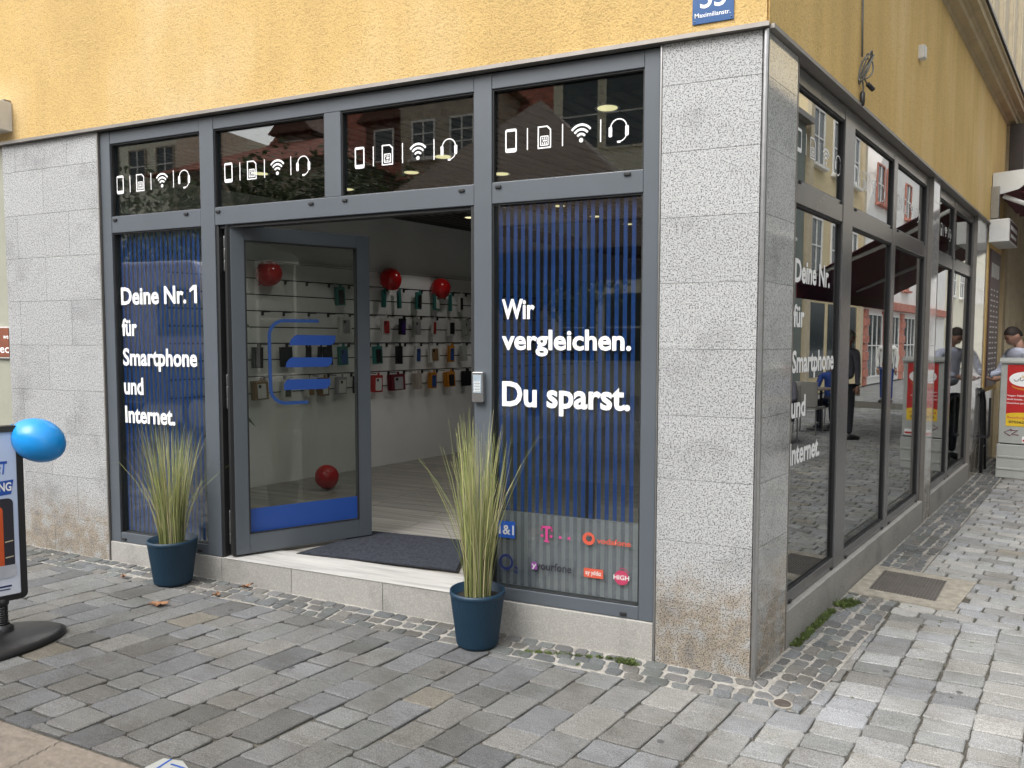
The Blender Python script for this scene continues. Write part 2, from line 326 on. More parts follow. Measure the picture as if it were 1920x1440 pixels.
inv = cam.matrix_world.inverted()
def screen(p):                       # size estimate used only to pick which stones become single objects
    q = inv @ Vector((p.x, p.y, gz(p.x)))
    if q.z > -.2: return None
    return 960+1400*q.x/-q.z, 720-1400*q.y/-q.z, -q.z
pavers = []; cobbles = []
def keep(lst, poly, z, bev, tint, rd):
    if len(poly) >= 3 and area(poly) > .0012: lst.append((poly, z, bev, tint, rd))
def dR(p): return -p.dot(N2)
def ptint(x, y):
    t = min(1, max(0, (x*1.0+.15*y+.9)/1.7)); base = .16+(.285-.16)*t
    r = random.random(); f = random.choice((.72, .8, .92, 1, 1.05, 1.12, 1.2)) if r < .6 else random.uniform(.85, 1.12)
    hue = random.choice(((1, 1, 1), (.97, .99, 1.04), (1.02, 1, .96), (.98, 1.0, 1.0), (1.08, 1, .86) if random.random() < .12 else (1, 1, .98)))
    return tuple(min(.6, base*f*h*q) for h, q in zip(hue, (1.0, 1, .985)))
GRC = Vector((.80, 1.815)); 
BIS = Vector((.798, .603))
def in_grate(p): q = p-GRC; return abs(q.dot(CV)) < .31 and -.34 < q.dot(PV) < .27
# courses along CV, cross joints along EV
pos = -7.2; sn = EV.dot(PV)
while pos < 7.5:
    wdt = random.uniform(.148, .178) if pos < .25 else .178; s = -5.0+random.random()*.2-pos*0.0
    while s < 7.0:
        t_ = pos/7; L = random.choice((.15, .17, .19, .21, .24, .27)) if pos < .1 else random.uniform(.115, .17)
        o = PV*pos+CV*s; c = o+PV*wdt/2+CV*L/2
        if (c.y < 1.22+.1*0 or c.x < .2) and c.y < 1.3 and c.x > -8 and c.x < 7 and c.y > -4:
            e = EV*(wdt/sn); j = lambda: Vector((random.uniform(-.006, .006), random.uniform(-.006, .006)))
            poly = [o+j(), o+e+j(), o+e+CV*L+j(), o+CV*L+j()]
            poly = clip(poly, -N2, .283) if c.dot(BIS) > 0 else clip(poly, Vector((0, -1)), .247)
            if len(poly) >= 3: poly = clip(poly, Vector((0, -1)), -1.2)
            if len(poly) >= 3 and c.x < -1.6: poly = clip(poly, Vector((0, 1)), -1.70)
            if len(poly) >= 3:
                g = random.uniform(.0018, .0042) if pos < .25 else random.uniform(.0015, .005)
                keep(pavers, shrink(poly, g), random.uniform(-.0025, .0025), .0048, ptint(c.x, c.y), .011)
        s += L
    pos += wdt
# running bond further up the side street: rows across, stones staggered
FV = (B2*math.cos(R(-1)) + N2*math.sin(R(-1))).normalized(); FE = Vector((FV.y, -FV.x))
s = .9; row = 0
while s < 15.5:
    rw = .118 if s < 9 else .13; off = (row % 2)*.5+random.uniform(-.06, .06); k = 0; pp = -.4+off*.2
    while pp < 6:
        L = random.uniform(.18, .215); o = FE*pp+FV*s; c = o+FE*L/2+FV*rw/2
        if c.y > 1.12 and dR(c) > .22 and c.x < 8:
            j = lambda: Vector((random.uniform(-.004, .004), random.uniform(-.004, .004)))
            poly = [o+j(), o+FE*L+j(), o+FE*L+FV*rw+j(), o+FV*rw+j()]
            poly = clip(clip(poly, -N2, .288), Vector((0, 1)), 1.205)
            if not in_grate(c):
                p2 = shrink(poly, random.uniform(.003, .0055))
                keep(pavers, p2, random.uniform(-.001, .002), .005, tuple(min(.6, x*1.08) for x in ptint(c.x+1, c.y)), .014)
        pp += L
    s += rw; row += 1
# cobble bands along both walls (three or four rows of small setts in light mortar)
def band(axis, nrm, length, width, rows, t0, start):
    rh = width/rows
    for r_ in range(rows):
        s = start+random.random()*.05
        while s < length:
            L = random.uniform(.075, .125); o = axis*s+nrm*(rh*r_+.006)
            bend = .012*math.sin(s*3.1+r_)+.006*math.sin(s*9+r_*2)
            o = o+nrm*bend*(.3 if r_ in (0,) else 1); j = lambda: Vector((random.uniform(-.009, .009), random.uniform(-.009, .009)))
            poly = [o+j(), o+axis*L+j(), o+axis*L+nrm*rh+j(), o+nrm*rh+j()]; c = o+axis*L/2+nrm*rh/2
            poly = clip(poly, -BIS if axis.x < -.5 else BIS, 0)
            if not in_grate(c) and len(poly) >= 3:
                tt = t0*random.uniform(.75, 1.2); hue = random.choice(((1, 1, 1), (.95, 1, 1.03), (1.04, 1, .93), (.93, 1, .98)))
                keep(cobbles, shrink(poly, random.uniform(.0035, .007)), random.uniform(-.003, .002), .005, tuple(tt*h for h in hue), .012)
            s += L
band(Vector((-1, 0)), Vector((0, -1)), 8.2, .24, 3, .14, -.22)
band(B2, -N2, 15.2, .278, 4, .15, -.22)
cm = MB(); za = -.0065
cm.add([(-8.3,-.245,za+gz(-8.3)),(0,-.245,za),(0,.02,za),(-8.3,.02,za+gz(-8.3))], [(0,1,2,3)])
q = B2*15.3; q2 = q-N2*.285; c0 = -N2*.285; cm.add([(0,-.245,za),(.19,-.25,za),(c0.x,c0.y,za),(q2.x,q2.y,za),(q.x,q.y,za),(0,0.0,za)], [(0,1,2,3,4,5)])
struct('cobble_mortar', cm, M['mortar'])
pavement = struct('pavement', MB().add([(-9,-4.3,-.04+gz(-9)),(0,-4.3,-.04),(8,-4.3,-.04),(-9,1.3,-.04+gz(-9)),(0,1.3,-.04),(8,1.3,-.04),(1,16,-.04),(9,16,-.04)], [(0,1,4,3),(1,2,5,4),(4,5,7,6)]), M['joint'])
def build_stones(lst, name, limit):
    vis = []; rest = []
    for st in lst:
        c = sum(st[0], Vector((0, 0)))/len(st[0]); sc = screen(c)
        if sc and -30 < sc[0] < 1950 and sc[1] < 1470: vis.append((-area(st[0])/sc[2]**3, id(st), st))
        else: rest.append(st)
    vis.sort(); rest += [v[2] for v in vis[limit:]]
    for v in vis[:limit]:
        mb = MB(); cols = []; poly, z, bev, tint, rd = v[2]; c = sum(poly, Vector((0, 0)))/len(poly)
        stone(mb, cols, poly, z, bev, tint, rd); cz = gz(c.x)
        mb.v = [(p[0]-c.x, p[1]-c.y, p[2]-cz) for p in mb.v]; o = tinted(name, mb, cols, M['stone'], pavement); o.location = (c.x, c.y, cz)
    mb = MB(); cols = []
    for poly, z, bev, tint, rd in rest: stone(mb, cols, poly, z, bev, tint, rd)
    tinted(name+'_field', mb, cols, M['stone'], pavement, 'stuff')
build_stones(pavers, 'paver', 298); build_stones(cobbles, 'cobblestone', 298)
# grooved guide strip at the lower left
gs = MB(); yb = -1.712
for k in range(9):
    y1 = yb-k*.034; zf = lambda x, d=0: gz(x)+d
    for x0, x1 in ((-6, -3.62), (-3.615, -2.42), (-2.415, -1.86)):
        gs.add([(x0, y1-.024, zf(x0, .001)), (x1, y1-.024, zf(x1, .001)), (x1, y1-.004, zf(x1, .001)), (x0, y1-.004, zf(x0, .001)),
                (x0, y1-.032, zf(x0, -.006)), (x1, y1-.032, zf(x1, -.006)), (x1, y1+.002, zf(x1, -.006)), (x0, y1+.002, zf(x0, -.006))], [(0,1,2,3),(4,5,1,0),(3,2,6,7),(0,3,7,4),(1,5,6,2)])
strip = struct('guide_strip', gs, M['pink_sand'])
obj('strip_base', MB().add([(-6,-2.6,-.006+gz(-6)),(-1.855,-2.6,-.006+gz(-1.855)),(-1.855,-1.70,-.006+gz(-1.855)),(-6,-1.70,-.006+gz(-6))], [(0,1,2,3)]), M['joint'], strip)
mk = thing('survey_mark', 'small white painted mark with blue scribble on the pavers at the bottom edge', 'marking', (-1.895, -1.675, gz(-1.9)+.0065))
obj('paint_patch', MB().prism([(-.075,-.05),(.07,-.06),(.085,.02),(.02,.05),(-.06,.035)], -.004, .0), M['cab'], mk)
obj('scribble', MB().box(-.03,-.022,-.05,.04,.0008,.0016).box(.02,.026,-.04,.0,.0008,.0016).box(.0,.07,.012,.018,.0020,.0028), M['blueprint'], mk)
# grate in its concrete surround
sur = MB(); gp = lambda u, v: GRC+CV*u+PV*v
def ringpoly(us, vs, z0, z1, jit=0):
    P = [gp(us*a, vs*b) for a, b in ((-1,-1),(-1,1),(1,1),(1,-1))]; return P
outer = [gp(-.38,-.31), gp(-.375,.0), gp(-.36,.30), gp(.1,.33), gp(.33,.35), gp(.35,-.05), gp(.34,-.33), gp(0,-.30)]
outer = clip(outer, -N2, .004)
rg = [gp(-.245,-.19), gp(-.245,.19), gp(.245,.19), gp(.245,-.19)]
ch = [(gp(-.38,-.31), gp(-.36,.30), gp(-.245,.19), gp(-.245,-.19)), (gp(-.36,.30), gp(.33,.35), gp(.245,.19), gp(-.245,.19)), (gp(.33,.35), gp(.34,-.33), gp(.245,-.19), gp(.245,.19)), (gp(.34,-.33), gp(-.38,-.31), gp(-.245,-.19), gp(.245,-.19))]
for P4 in ch:
    P4 = clip(list(P4), -N2, .004); sur.prism([(p.x, p.y) for p in P4], -.03, .006)
struct('grate_surround', sur, M['concrete'])
gt = thing('drain_grate', 'dark steel mesh grate set in sandy concrete beside the side wall', 'grate', (GRC.x, GRC.y, 0), R(75.9-90))
obj('frame', MB().box(-.193,.193,-.247,-.239,-.02,.004).box(-.193,.193,.239,.247,-.02,.004).box(-.193,-.185,-.239,.239,-.02,.004).box(.185,.193,-.239,.239,-.02,.004), M['trim'], gt)
bars = MB()
for k in range(1, 34): y = -.239+k*.478/34; bars.box(-.185, .185, y-.0018, y+.0018, -.018, .001)
for k in range(1, 20): x = -.185+k*.37/20; bars.box(x-.002, x+.002, -.239, .239, -.018, .003)
o = obj('grate_bars', bars, M['trim'], gt); o['kind'] = 'stuff'
obj('shaft', MB().box(-.185,.185,-.239,.239,-.036,-.03), M['black'], gt)
vc = thing('valve_cap', 'small round rusty metal cap set among the setts near the corner', 'cap', (.143, -.203, .002))
obj('lid', MB().lathe([(0,-.01),(.036,-.01),(.036,.003),(.033,.0045),(.012,.0035),(0,.0035)], 24), plain('rusty_iron', (.09, .075, .065), .7, .3, .3, 40), vc, smooth=True)
obj('collar', MB().lathe([(.0365,-.01),(.043,-.008),(.043,.002),(.0365,.002)], 24), M['concrete'], vc)
# moss and little weeds
def weeds(name, spots, seed, h0, col='moss'):
    rnd = random.Random(seed); mb = MB()
    for (x, y, r, n_, h) in spots:
        for k in range(n_):
            a = rnd.random()*2*PI; q_ = r*math.sqrt(rnd.random()); px_, py_ = x+q_*math.cos(a), y+q_*math.sin(a)*.7; t = rnd.random()*2*PI; hh = h*rnd.uniform(.3, 1)
            ww = rnd.uniform(.002, .005); dx, dy = math.cos(t)*ww, math.sin(t)*ww; lx, ly = rnd.uniform(-1, 1)*hh, rnd.uniform(-1, 1)*hh; z = gz(px_)-.004
            mb.add([(px_-dx, py_-dy, z), (px_+dx, py_+dy, z), (px_+lx*.5+dx, py_+ly*.5+dy, z+hh*.7), (px_+lx, py_+ly, z+hh)], [(0,1,2,3)])
    return obj(name, mb, M[col])
sp = []; rr = random.Random(3)
for k in range(26): u = .52+k*.026; sp.append((BV.x*u-NV.x*.025, BV.y*u-NV.y*.025, .022, 70, .022))
for k in range(4): sp.append((BV.x*(1.28+k*.035)-NV.x*(.05+.01*k), BV.y*(1.28+k*.035)-NV.y*(.05+.01*k), .045, 160, .035))
m1 = weeds('moss', sp, 1, .03); tag(m1, 'green moss and weeds growing in the gap beside the side wall sill', 'moss'); m1['kind'] = 'stuff'
sp = [(-1.08+.05*k, -.165+.012*k+.01*rr.random(), .022, 45, .014) for k in range(11)]+[(-.62+.02*k, -.08, .03, 80, .022) for k in range(4)]+[(-1.4+.3*k, -.2, .015, 12, .012) for k in range(3)]
m2 = weeds('weeds', sp, 2, .03); tag(m2, 'thin green weeds in the cobble joints below the right front window', 'weeds'); m2['kind'] = 'stuff'
sp = []
for k in range(60):
    x = rr.uniform(.2, 1.6); y = rr.uniform(-1.0, 2.4); pos_ = round((x*PV.x+y*PV.y)/.178)*.178+.06; s_ = x*CV.x+y*CV.y; p = PV*pos_+CV*s_
    if dR(p) > .3: sp.append((p.x, p.y, .010, 16, .008))
m3 = weeds('joint_moss', sp, 5, .01); tag(m3, 'tiny moss tufts between the light pavers of the side street', 'moss'); m3['kind'] = 'stuff'
# ------------------------------------------------------------------ building shell
XL = -5.288; ZT = 3.005; TOP = 9.5
bld = thing('corner_building', 'yellow rendered corner shop building with speckled granite cladding and grey framed shop windows', 'building')
obj('wall', MB().box(-14, -.0, -.012, .28, ZT+.012, TOP), M['plasterL'], bld)
obj('wall', MB().prism([(-.012*1.2, -.012), (0, -.012)] and [(0, -.012), (9.0*1, -.012), (9.0, .28), (.15, .28)], ZT+.012, TOP), M['plasterR'], bld, rot=TH)
obj('drip_trim', MB().box(XL, .012, -.032, .02, ZT-.008, ZT+.012), M['trim'], bld)
obj('drip_trim', MB().box(.012, 7.45, -.030, .04, ZT-.008, ZT+.012), M['trim'], bld, rot=TH)
obj('lintel', MB().box(-4.29, -.478, .035, .28, ZT-.02, ZT+.0115), M['gasket'], bld)
obj('lintel', MB().box(.45, 7.3, .06, .28, ZT-.02, ZT+.0115), M['gasket'], bld, rot=TH)
ROWS = [0.0, .315, .62, .925, 1.235, 1.555, 1.87, 2.18, 2.487, 2.80, ZT-.01]
def panel(x0, x1, y0, y1, z0, z1, m, rot=0): 
    g = .0009; return obj('granite_panel', MB().box(x0+g, x1-g, y0, y1, z0+g, z1-g), m, bld, rot, bevel=.0008)
for i in range(len(ROWS)-1):
    z0, z1 = ROWS[i], ROWS[i+1]
    if i == 0: z0 = -.04
    cuts = [XL, -5.15 if i % 2 else -4.86, -4.605 if i % 2 else -4.36, -4.305]
    if not i % 2: cuts = [XL, -4.86, -4.305]
    if i % 2: cuts = [XL, -5.15, -4.605, -4.305]
    for a, c in zip(cuts, cuts[1:]): panel(a, c, 0, .03, z0, z1, M['granite'])
    panel(-.468, -.016, 0, .03, z0, z1, M['granite'])
    panel(.016, .43, 0, .03, z0, z1, M['granite_side'], TH)
    panel(3.925, 4.215, 0, .03, z0, z1, M['granite_side'], TH)
    panel(6.50, 7.35, 0, .03, z0, z1, M['granite_side'] if True else 0, TH)
obj('pier_core', MB().box(-.466, -.03, .031, .25, -.04, ZT-.02), M['granite'], bld)
obj('pier_core', MB().box(XL, -4.307, .031, .25, -.04, ZT-.02), M['granite'], bld)
obj('pier_core', MB().box(.10, .428, .031, .25, -.04, ZT-.02), M['granite'], bld, TH)
obj('pier_core', MB().box(3.927, 4.213, .031, .25, -.04, ZT-.02), M['granite'], bld, TH)
obj('pier_core', MB().box(6.502, 9, .031, .25, -.04, ZT-.02), M['granite'], bld, TH)
obj('corner_bead', MB().tube([(.001, .002, -.03), (.001, .002, ZT-.012)], .0135, 10), M['steel'], bld)
obj('edge_bead', MB().box(-.4765, -.469, -.004, .03, -.02, ZT-.012), M['steel'], bld)
obj('edge_bead', MB().box(-4.304, -4.294, -.004, .03, .0, ZT-.012), M['trim'], bld)
for u in (.432, 3.917, 4.217, 6.493): obj('edge_bead', MB().box(u, u+.006, -.003, .03, -.02, ZT-.012), M['trim'], bld, TH)
# sill stones
for a, c in ((-4.292, -3.285), (-3.283, -2.722), (-2.720, -2.062), (-2.060, -1.40), (-1.398, -.480)):
    obj('sill_stone', MB().box(a, c, .004, .24 if a > -3.284 and c < -1.39 else .22, -.04, .192), M['granite_sill'], bld, bevel=.004)
for a, c in ((.44, 1.35), (1.352, 2.45), (2.452, 3.914), (4.226, 5.1), (5.102, 6.49)):
    obj('sill_stone', MB().box(a, c, .002, .25, -.04, .192), M['granite_sill'], bld, TH, bevel=.004)
obj('dado_panel', MB().box(7.35, 8.55, .0, .03, -.03, .95), M['granite_dark'], bld, TH)
obj('dado_wall', MB().box(7.352, 8.6, -.011, .029, .955, ZT+.011), M['plasterR'], bld, TH)
# ------------------------------------------------------------------ front window wall
FD0, FD1 = .012, .075
def part_empty(name, rot=0):
    o = bpy.data.objects.new(name, None); COL.objects.link(o); o.parent = bld; o.rotation_euler = (0, 0, rot); o.empty_display_size = .1; return o
def bars_of(par, bars_, m, name):
    for b_ in bars_: obj(name, MB().box(*b_), m, par, bevel=.003)
zb, zt = .195, 2.988
ffr = part_empty('shop_window')
bars_of(ffr, [(-4.29, -4.20, FD0, FD1, zb, zt), (-.556, -.480, FD0, FD1, zb, zt), (-3.40, -3.285, FD0, FD1, zb, zt), (-1.47, -1.366, FD0, FD1, zb, zt), (-2.44, -2.325, FD0+.003, FD1, 2.4255, 2.9075)], M['frame'], 'mullion')
for a, c in ((-4.199, -3.401), (-3.284, -1.471), (-1.365, -.557)):
    bars_of(ffr, [(a, c, FD0+.0015, FD1, 2.908, zt)], M['frame'], 'top_rail'); bars_of(ffr, [(a, c, FD0+.0015, FD1, 2.315, 2.425)], M['frame'], 'transom')
for a, c in ((-4.199, -3.401), (-1.365, -.557)): bars_of(ffr, [(a, c, FD0+.0015, FD1, zb, .262)], M['frame'], 'bottom_rail')
GY = .050
lights = [(-4.20, -3.40), (-3.285, -2.44), (-2.325, -1.47), (-1.366, -.556)]
def gasket(a, c, z0, z1, par, y=.022, rot=0, t=.008):
    g = MB(); g.box(a, a+t, y, y+.02, z0, z1).box(c-t, c, y, y+.02, z0, z1).box(a+t, c-t, y, y+.02, z1-t, z1).box(a+t, c-t, y, y+.02, z0, z0+t*.5); return obj('gasket', g, M['gasket'], par, rot)
for a, c in lights:
    gasket(a, c, 2.4255, 2.9075, ffr); obj('pane', MB().box(a, c, GY-.003, GY+.003, 2.426, 2.907), M['glass'], ffr)
for a, c in (lights[0], lights[3]):
    gasket(a, c, .262, 2.3145, ffr); obj('pane', MB().box(a, c, GY-.003, GY+.003, .262, 2.3145), M['glass'], ffr)
def icons(x0, y, par, rot=0, s=1.0):
    zc = 2.64; X = lambda d: x0+d*s; mk_ = lambda nm, m_: obj(nm, m_, M['white_print'], par, rot)
    mk_('phone_icon', MB().band(rrect(X(.033), zc, .066*s, .122, .011), rrect(X(.033), zc+.004, .05*s, .086, .002), y))
    for d in (.126, .319, .52): mk_('divider', MB().poly(rrect(X(d), zc, .006*s, .112, .0028), y))
    def sim(w_, h_, cut): return [(X(.22)-w_/2, zc-h_/2), (X(.22)+w_/2, zc-h_/2), (X(.22)+w_/2, zc+h_/2-cut), (X(.22)+w_/2-cut, zc+h_/2), (X(.22)-w_/2, zc+h_/2)]
    mb = MB().band(sim(.074*s, .114, .02), sim(.060*s, .100, .017), y); cx = X(.22)
    mb.band(rrect(cx, zc-.018, .046*s, .05, .004), rrect(cx, zc-.018, .036*s, .040, .002), y)
    for k in (-1, 0, 1): mb.poly(rrect(cx+k*.010*s, zc-.006, .005*s, .010, .001), y-.0002); mb.poly(rrect(cx+k*.010*s, zc-.031, .005*s, .010, .001), y-.0002)
    mb.poly(rrect(cx+.002, zc-.018, .022*s, .008, .001), y-.0002); mk_('sim_card_icon', mb)
    mb = MB(); wx, wz = X(.418), zc-.036
    for r_ in (.031, .054, .077): mb.band([(wx+(p[0]-wx)*s*.86, p[1]) for p in arc(wx, wz, r_+.006, 42, 138)], [(wx+(p[0]-wx)*s*.86, p[1]) for p in arc(wx, wz, r_-.006, 42, 138)], y, False)
    mb.poly([(wx+(p[0]-wx)*s, p[1]) for p in arc(wx, wz, .011, 0, 342)], y); mk_('wifi_icon', mb)
    mb = MB(); hx, hz = X(.612), zc+.008
    mb.band([(hx+(p[0]-hx)*s, p[1]) for p in arc(hx, hz, .043, 0, 180)], [(hx+(p[0]-hx)*s, p[1]) for p in arc(hx, hz, .037, 0, 180)], y, False)
    for sg in (-1, 1): mb.poly(rrect(hx+sg*.042*s, hz-.02, .018*s, .05, .006), y-.0003)
    mb.band([(hx+(p[0]-hx)*s, p[1]) for p in arc(hx, hz-.03, .043, 0, -78)], [(hx+(p[0]-hx)*s, p[1]) for p in arc(hx, hz-.03, .038, 0, -78)], y, False)
    mb.poly(rrect(hx+.002, hz-.071, .02*s, .011, .005), y-.0003); mk_('headset_icon', mb)
for k, x0 in enumerate((-4.182, -3.230, -2.250, -1.303)): icons(x0, GY-.0042, ffr)
def stripes(a, c, z0, z1, pitch, wd, y, par, rot=0, m='blue'):
    mb = MB(); x = a+.012
    while x+wd < c: mb.quad((x, y, z0), (x+wd, y, z0), (x+wd, y, z1), (x, y, z1)); x += pitch
    return obj('film_stripes', mb, M[m], par, rot)
stripes(-4.19, -3.41, .27, 2.306, .0405, .0225, GY+.009, ffr)
stripes(-1.356, -.566, .675, 2.306, .0425, .0215, GY+.009, ffr)
obj('frosted_film', MB().quad((-1.358, GY+.012, .268), (-.564, GY+.012, .268), (-.564, GY+.012, .672), (-1.358, GY+.012, .672)), M['frost'], ffr)
stripes(-1.356, -.566, .27, .67, .0425, .0215, GY+.0105, ffr, 0, 'frost2')
YT = GY-.0042
text('Deine Nr. 1', -4.172, -3.484, 1.832, .118, YT, M['white_print'], ffr, bold=.028)
obj('lettering', MB().poly([(-3.5035, 1.9495), (-3.513, 1.9495), (-3.545, 1.926), (-3.545, 1.903), (-3.5035, 1.924)], YT-.0003), M['white_print'], ffr)
text('für', -4.172, -4.030, 1.620, .118, YT, M['white_print'], ffr, bold=.028)
text('Smartphone', -4.170, -3.494, 1.418, .118, YT, M['white_print'], ffr, bold=.028)
text('und', -4.168, -3.985, 1.220, .118, YT, M['white_print'], ffr, bold=.028)
text('Internet.', -4.165, -3.700, 1.024, .118, YT, M['white_print'], ffr, bold=.028)
text('Wir', -1.322, -1.134, 1.708, .106, YT, M['white_print'], ffr, bold=.028)
text('vergleichen.', -1.322, -.616, 1.545, .106, YT, M['white_print'], ffr, bold=.028)
text('Du sparst.', -1.320, -.618, 1.243, .134, YT, M['white_print'], ffr, bold=.028)
# provider logos on the frosted film
LG = GY-.0042
mb = MB().poly(rrect(-1.293, .572, .10, .092, .003), LG+.0007); obj('logo', mb, M['blueprint'], ffr); text('1&1', -1.338, -1.250, .545, .052, LG, M['white'], ffr, name='logo_text')
mb = MB().poly(rrect(-1.061, .608, .064, .012, .001), LG).poly(rrect(-1.061, .571, .013, .078, .001), LG-.0003).poly(rrect(-1.061, .532, .03, .008, .001), LG)
mb.poly(rrect(-1.0895, .6, .007, .026, .001), LG).poly(rrect(-1.0325, .6, .007, .026, .001), LG)
for x in (-1.087, -1.036, -.985, -.936): mb.poly(rrect(x, .561, .014, .014, .001), LG)
obj('logo', mb, M['magenta'], ffr)
mb = MB().band(arc(-.829, .571, .033, 0, 345, 24), arc(-.827, .574, .017, 0, 345, 24), LG).poly([(-.826, .607), (-.812, .600), (-.826, .58)], LG-.0003); obj('logo', mb, M['redprint'], ffr)
text('vodafone', -.785, -.607, .552, .030, LG, M['redprint'], ffr, bold=.018, name='logo_text')
mb = MB().band([( -1.295+(p[0]+1.295)*.92, p[1]) for p in arc(-1.295, .393, .044, 0, 355, 24)], arc(-1.295, .393, .030, 0, 355, 24), LG); obj('logo', mb, M['navyprint'], ffr)
text('2', -1.246, -1.226, .338, .036, LG, M['navyprint'], ffr, bold=.02, name='logo_text')
mb = MB().poly(rrect(-1.132, .392, .034, .04, .002), LG+.0006); obj('logo', mb, M['purple'], ffr); text('y', -1.146, -1.118, .382, .03, LG, M['white'], ffr, name='logo_text')
text('yourfone', -1.120, -.922, .376, .043, LG-.0003, M['blackprint'], ffr, bold=.014, name='logo_text')
mb = MB().poly(rrect(-.802, .392, .104, .048, .003), LG+.0006); obj('logo', mb, M['redprint'], ffr); text('ay yıldız', -.845, -.76, .383, .024, LG, M['white'], ffr, name='logo_text')
mb = MB().poly(arc(-.653, .388, .038, 0, 350, 24), LG+.0006).band(arc(-.653, .392, .047, 35, 105, 8), arc(-.653, .392, .043, 35, 105, 8), LG+.0006, False); obj('logo', mb, M['pinkred'], ffr)
text('HIGH', -.695, -.613, .377, .024, LG, M['white'], ffr, bold=.02, name='logo_text')
def caps(pts, par, rot=0, y=.006):
    for x, z in pts: obj('drain_cap', MB().box(x-.017, x+.017, y, y+.01, z-.008, z+.008), M['gasket'], par, rot, bevel=.003)
caps([(-1.328, 2.400), (-.636, 2.408), (-1.543, 2.397), (-2.298, 2.399), (-2.538, 2.397), (-3.255, 2.398), (-3.523, 2.400), (-4.165, 2.401), (-4.165, .216), (-3.47, .216), (-1.32, .216), (-.634, .216)], ffr, 0, .004)
# ------------------------------------------------------------------ side windows
sfr = part_empty('shop_window', TH)
bars_of(sfr, [(.44, .53, .03, .09, zb, zt), (1.375, 1.585, .03, .09, zb, zt), (2.635, 2.745, .032, .09, zb, zt), (3.83, 3.915, .03, .09, zb, zt),
              (4.226, 4.31, .03, .09, zb, zt), (5.20, 5.29, .03, .09, zb, zt), (6.41, 6.49, .03, .09, zb, zt)], M['frameR'], 'mullion')
RB = [(.53, 1.375), (1.585, 2.635), (2.745, 3.83), (4.31, 5.20), (5.29, 6.41)]
for a, c in RB:
    bars_of(sfr, [(a+.001, c-.001, .033, .089, 2.905, zt)], M['frameR'], 'top_rail'); bars_of(sfr, [(a+.001, c-.001, .033, .089, 2.305, 2.425)], M['frameR'], 'transom'); bars_of(sfr, [(a+.001, c-.001, .033, .089, zb, .262)], M['frameR'], 'bottom_rail')
GR = .056
for i, (a, c) in enumerate(RB):
    gasket(a, c, 2.4255, 2.9045, sfr, .040, 0, .012); gasket(a, c, .2625, 2.3045, sfr, .040, 0, .012)
    obj('pane', MB().box(a, c, GR-.003, GR+.003, 2.426, 2.904), M['glassR'], sfr); obj('pane', MB().box(a, c, GR-.003, GR+.003, .263, 2.304), M['glassR'], sfr)
    caps([(a+.06, 2.415), (c-.04, 2.415), (a+.06, .205), (c-.04, .205)], sfr, 0, .026)
icons(.585, GR-.0042, sfr, 0, 1.2); icons(1.66, GR-.0042, sfr, 0, 1.2); icons(2.85, GR-.0042, sfr, 0, 1.2); icons(4.40, GR-.0042, sfr, 0, 1.15)
stripes(.535, 1.37, .27, 2.30, .030, .0150, GR+.010, sfr)
def frame_text(s, x0, x1, z, cap): text(s, x0, x1, z, cap, GR-.0042, M['white_print'], sfr, 0, bold=.028)
frame_text('Deine Nr.', .608, 1.215, 1.905, .125); frame_text('für', .602, .775, 1.668, .12); frame_text('Smartphone', .597, 1.335, 1.424, .12); frame_text('und', .597, .83, 1.182, .12); frame_text('Internet.', .59, 1.10, .928, .12)
obj('frosted_film', MB().quad((5.30, GR+.01, .27), (6.40, GR+.01, .27), (6.40, GR+.01, .82), (5.30, GR+.01, .82)), M['frost'], sfr)
# ------------------------------------------------------------------ doors
def door(hx, hy, ang, full, mirror=1):
    d = bpy.data.objects.new('door', None); COL.objects.link(d); d.parent = bld; d.location = (hx, hy, 0); d.rotation_euler = (0, 0, ang)
    W = .93; y0, y1 = (0, .066) if mirror > 0 else (-.066, 0)
    mb = MB().box(0, .085, y0, y1, .212, 2.316).box(.836, W, y0, y1, .212, 2.316).box(.085, .836, y0+.001, y1-.001, 2.226, 2.316).box(.085, .836, y0+.001, y1-.001, .212, .338)
    return d, mb, W, y0, y1
d1, mb, W, y0, y1 = door(-3.18, .031, R(56.9), True)
# third level keeps to: building > door frame mesh > its pieces
def place_door(d, mb, name='door'):
    o = obj(name, mb, M['frame'], bld, d.rotation_euler[2], bevel=.003, loc=d.location); bpy.data.objects.remove(d); return o
dr = place_door(d1, mb)
gasket(.085, .836, .338, 2.226, dr, -.0015); obj('pane', MB().box(.085, .836, .030, .036, .339, 2.225), M['glassD'], dr)
obj('blue_band', MB().quad((.086, .0275, .341), (.835, .0275, .341), (.835, .0275, .497), (.086, .0275, .497)), M['blue_logo'], dr)
yl = .0275
mb = MB()
pa = [(.563, 1.722)]+[(.239+.10+.10*math.cos(R(a)), 1.622+.10*math.sin(R(a))) for a in range(90, 181, 15)]+[(.242+.10+.10*math.cos(R(a)), 1.277+.10*math.sin(R(a))) for a in range(180, 271, 15)]+[(.482, 1.177)]
hw = .0115; A = []; Bq = []
for i, p in enumerate(pa):
    a = Vector(pa[max(i-1, 0)]); c = Vector(pa[min(i+1, len(pa)-1)]); t = (c-a).normalized(); nn = Vector((-t.y, t.x)); A.append(Vector(p)+nn*hw); Bq.append(Vector(p)-nn*hw)
mb.band(A, Bq, yl, False); mb.poly(arc(.563, 1.722, hw, -90, 90, 6), yl-.0002).poly(arc(.482, 1.177, hw, -90, 90, 6), yl-.0002)
obj('logo_outline', mb, M['navy_logo'], dr)
mb = MB(); 
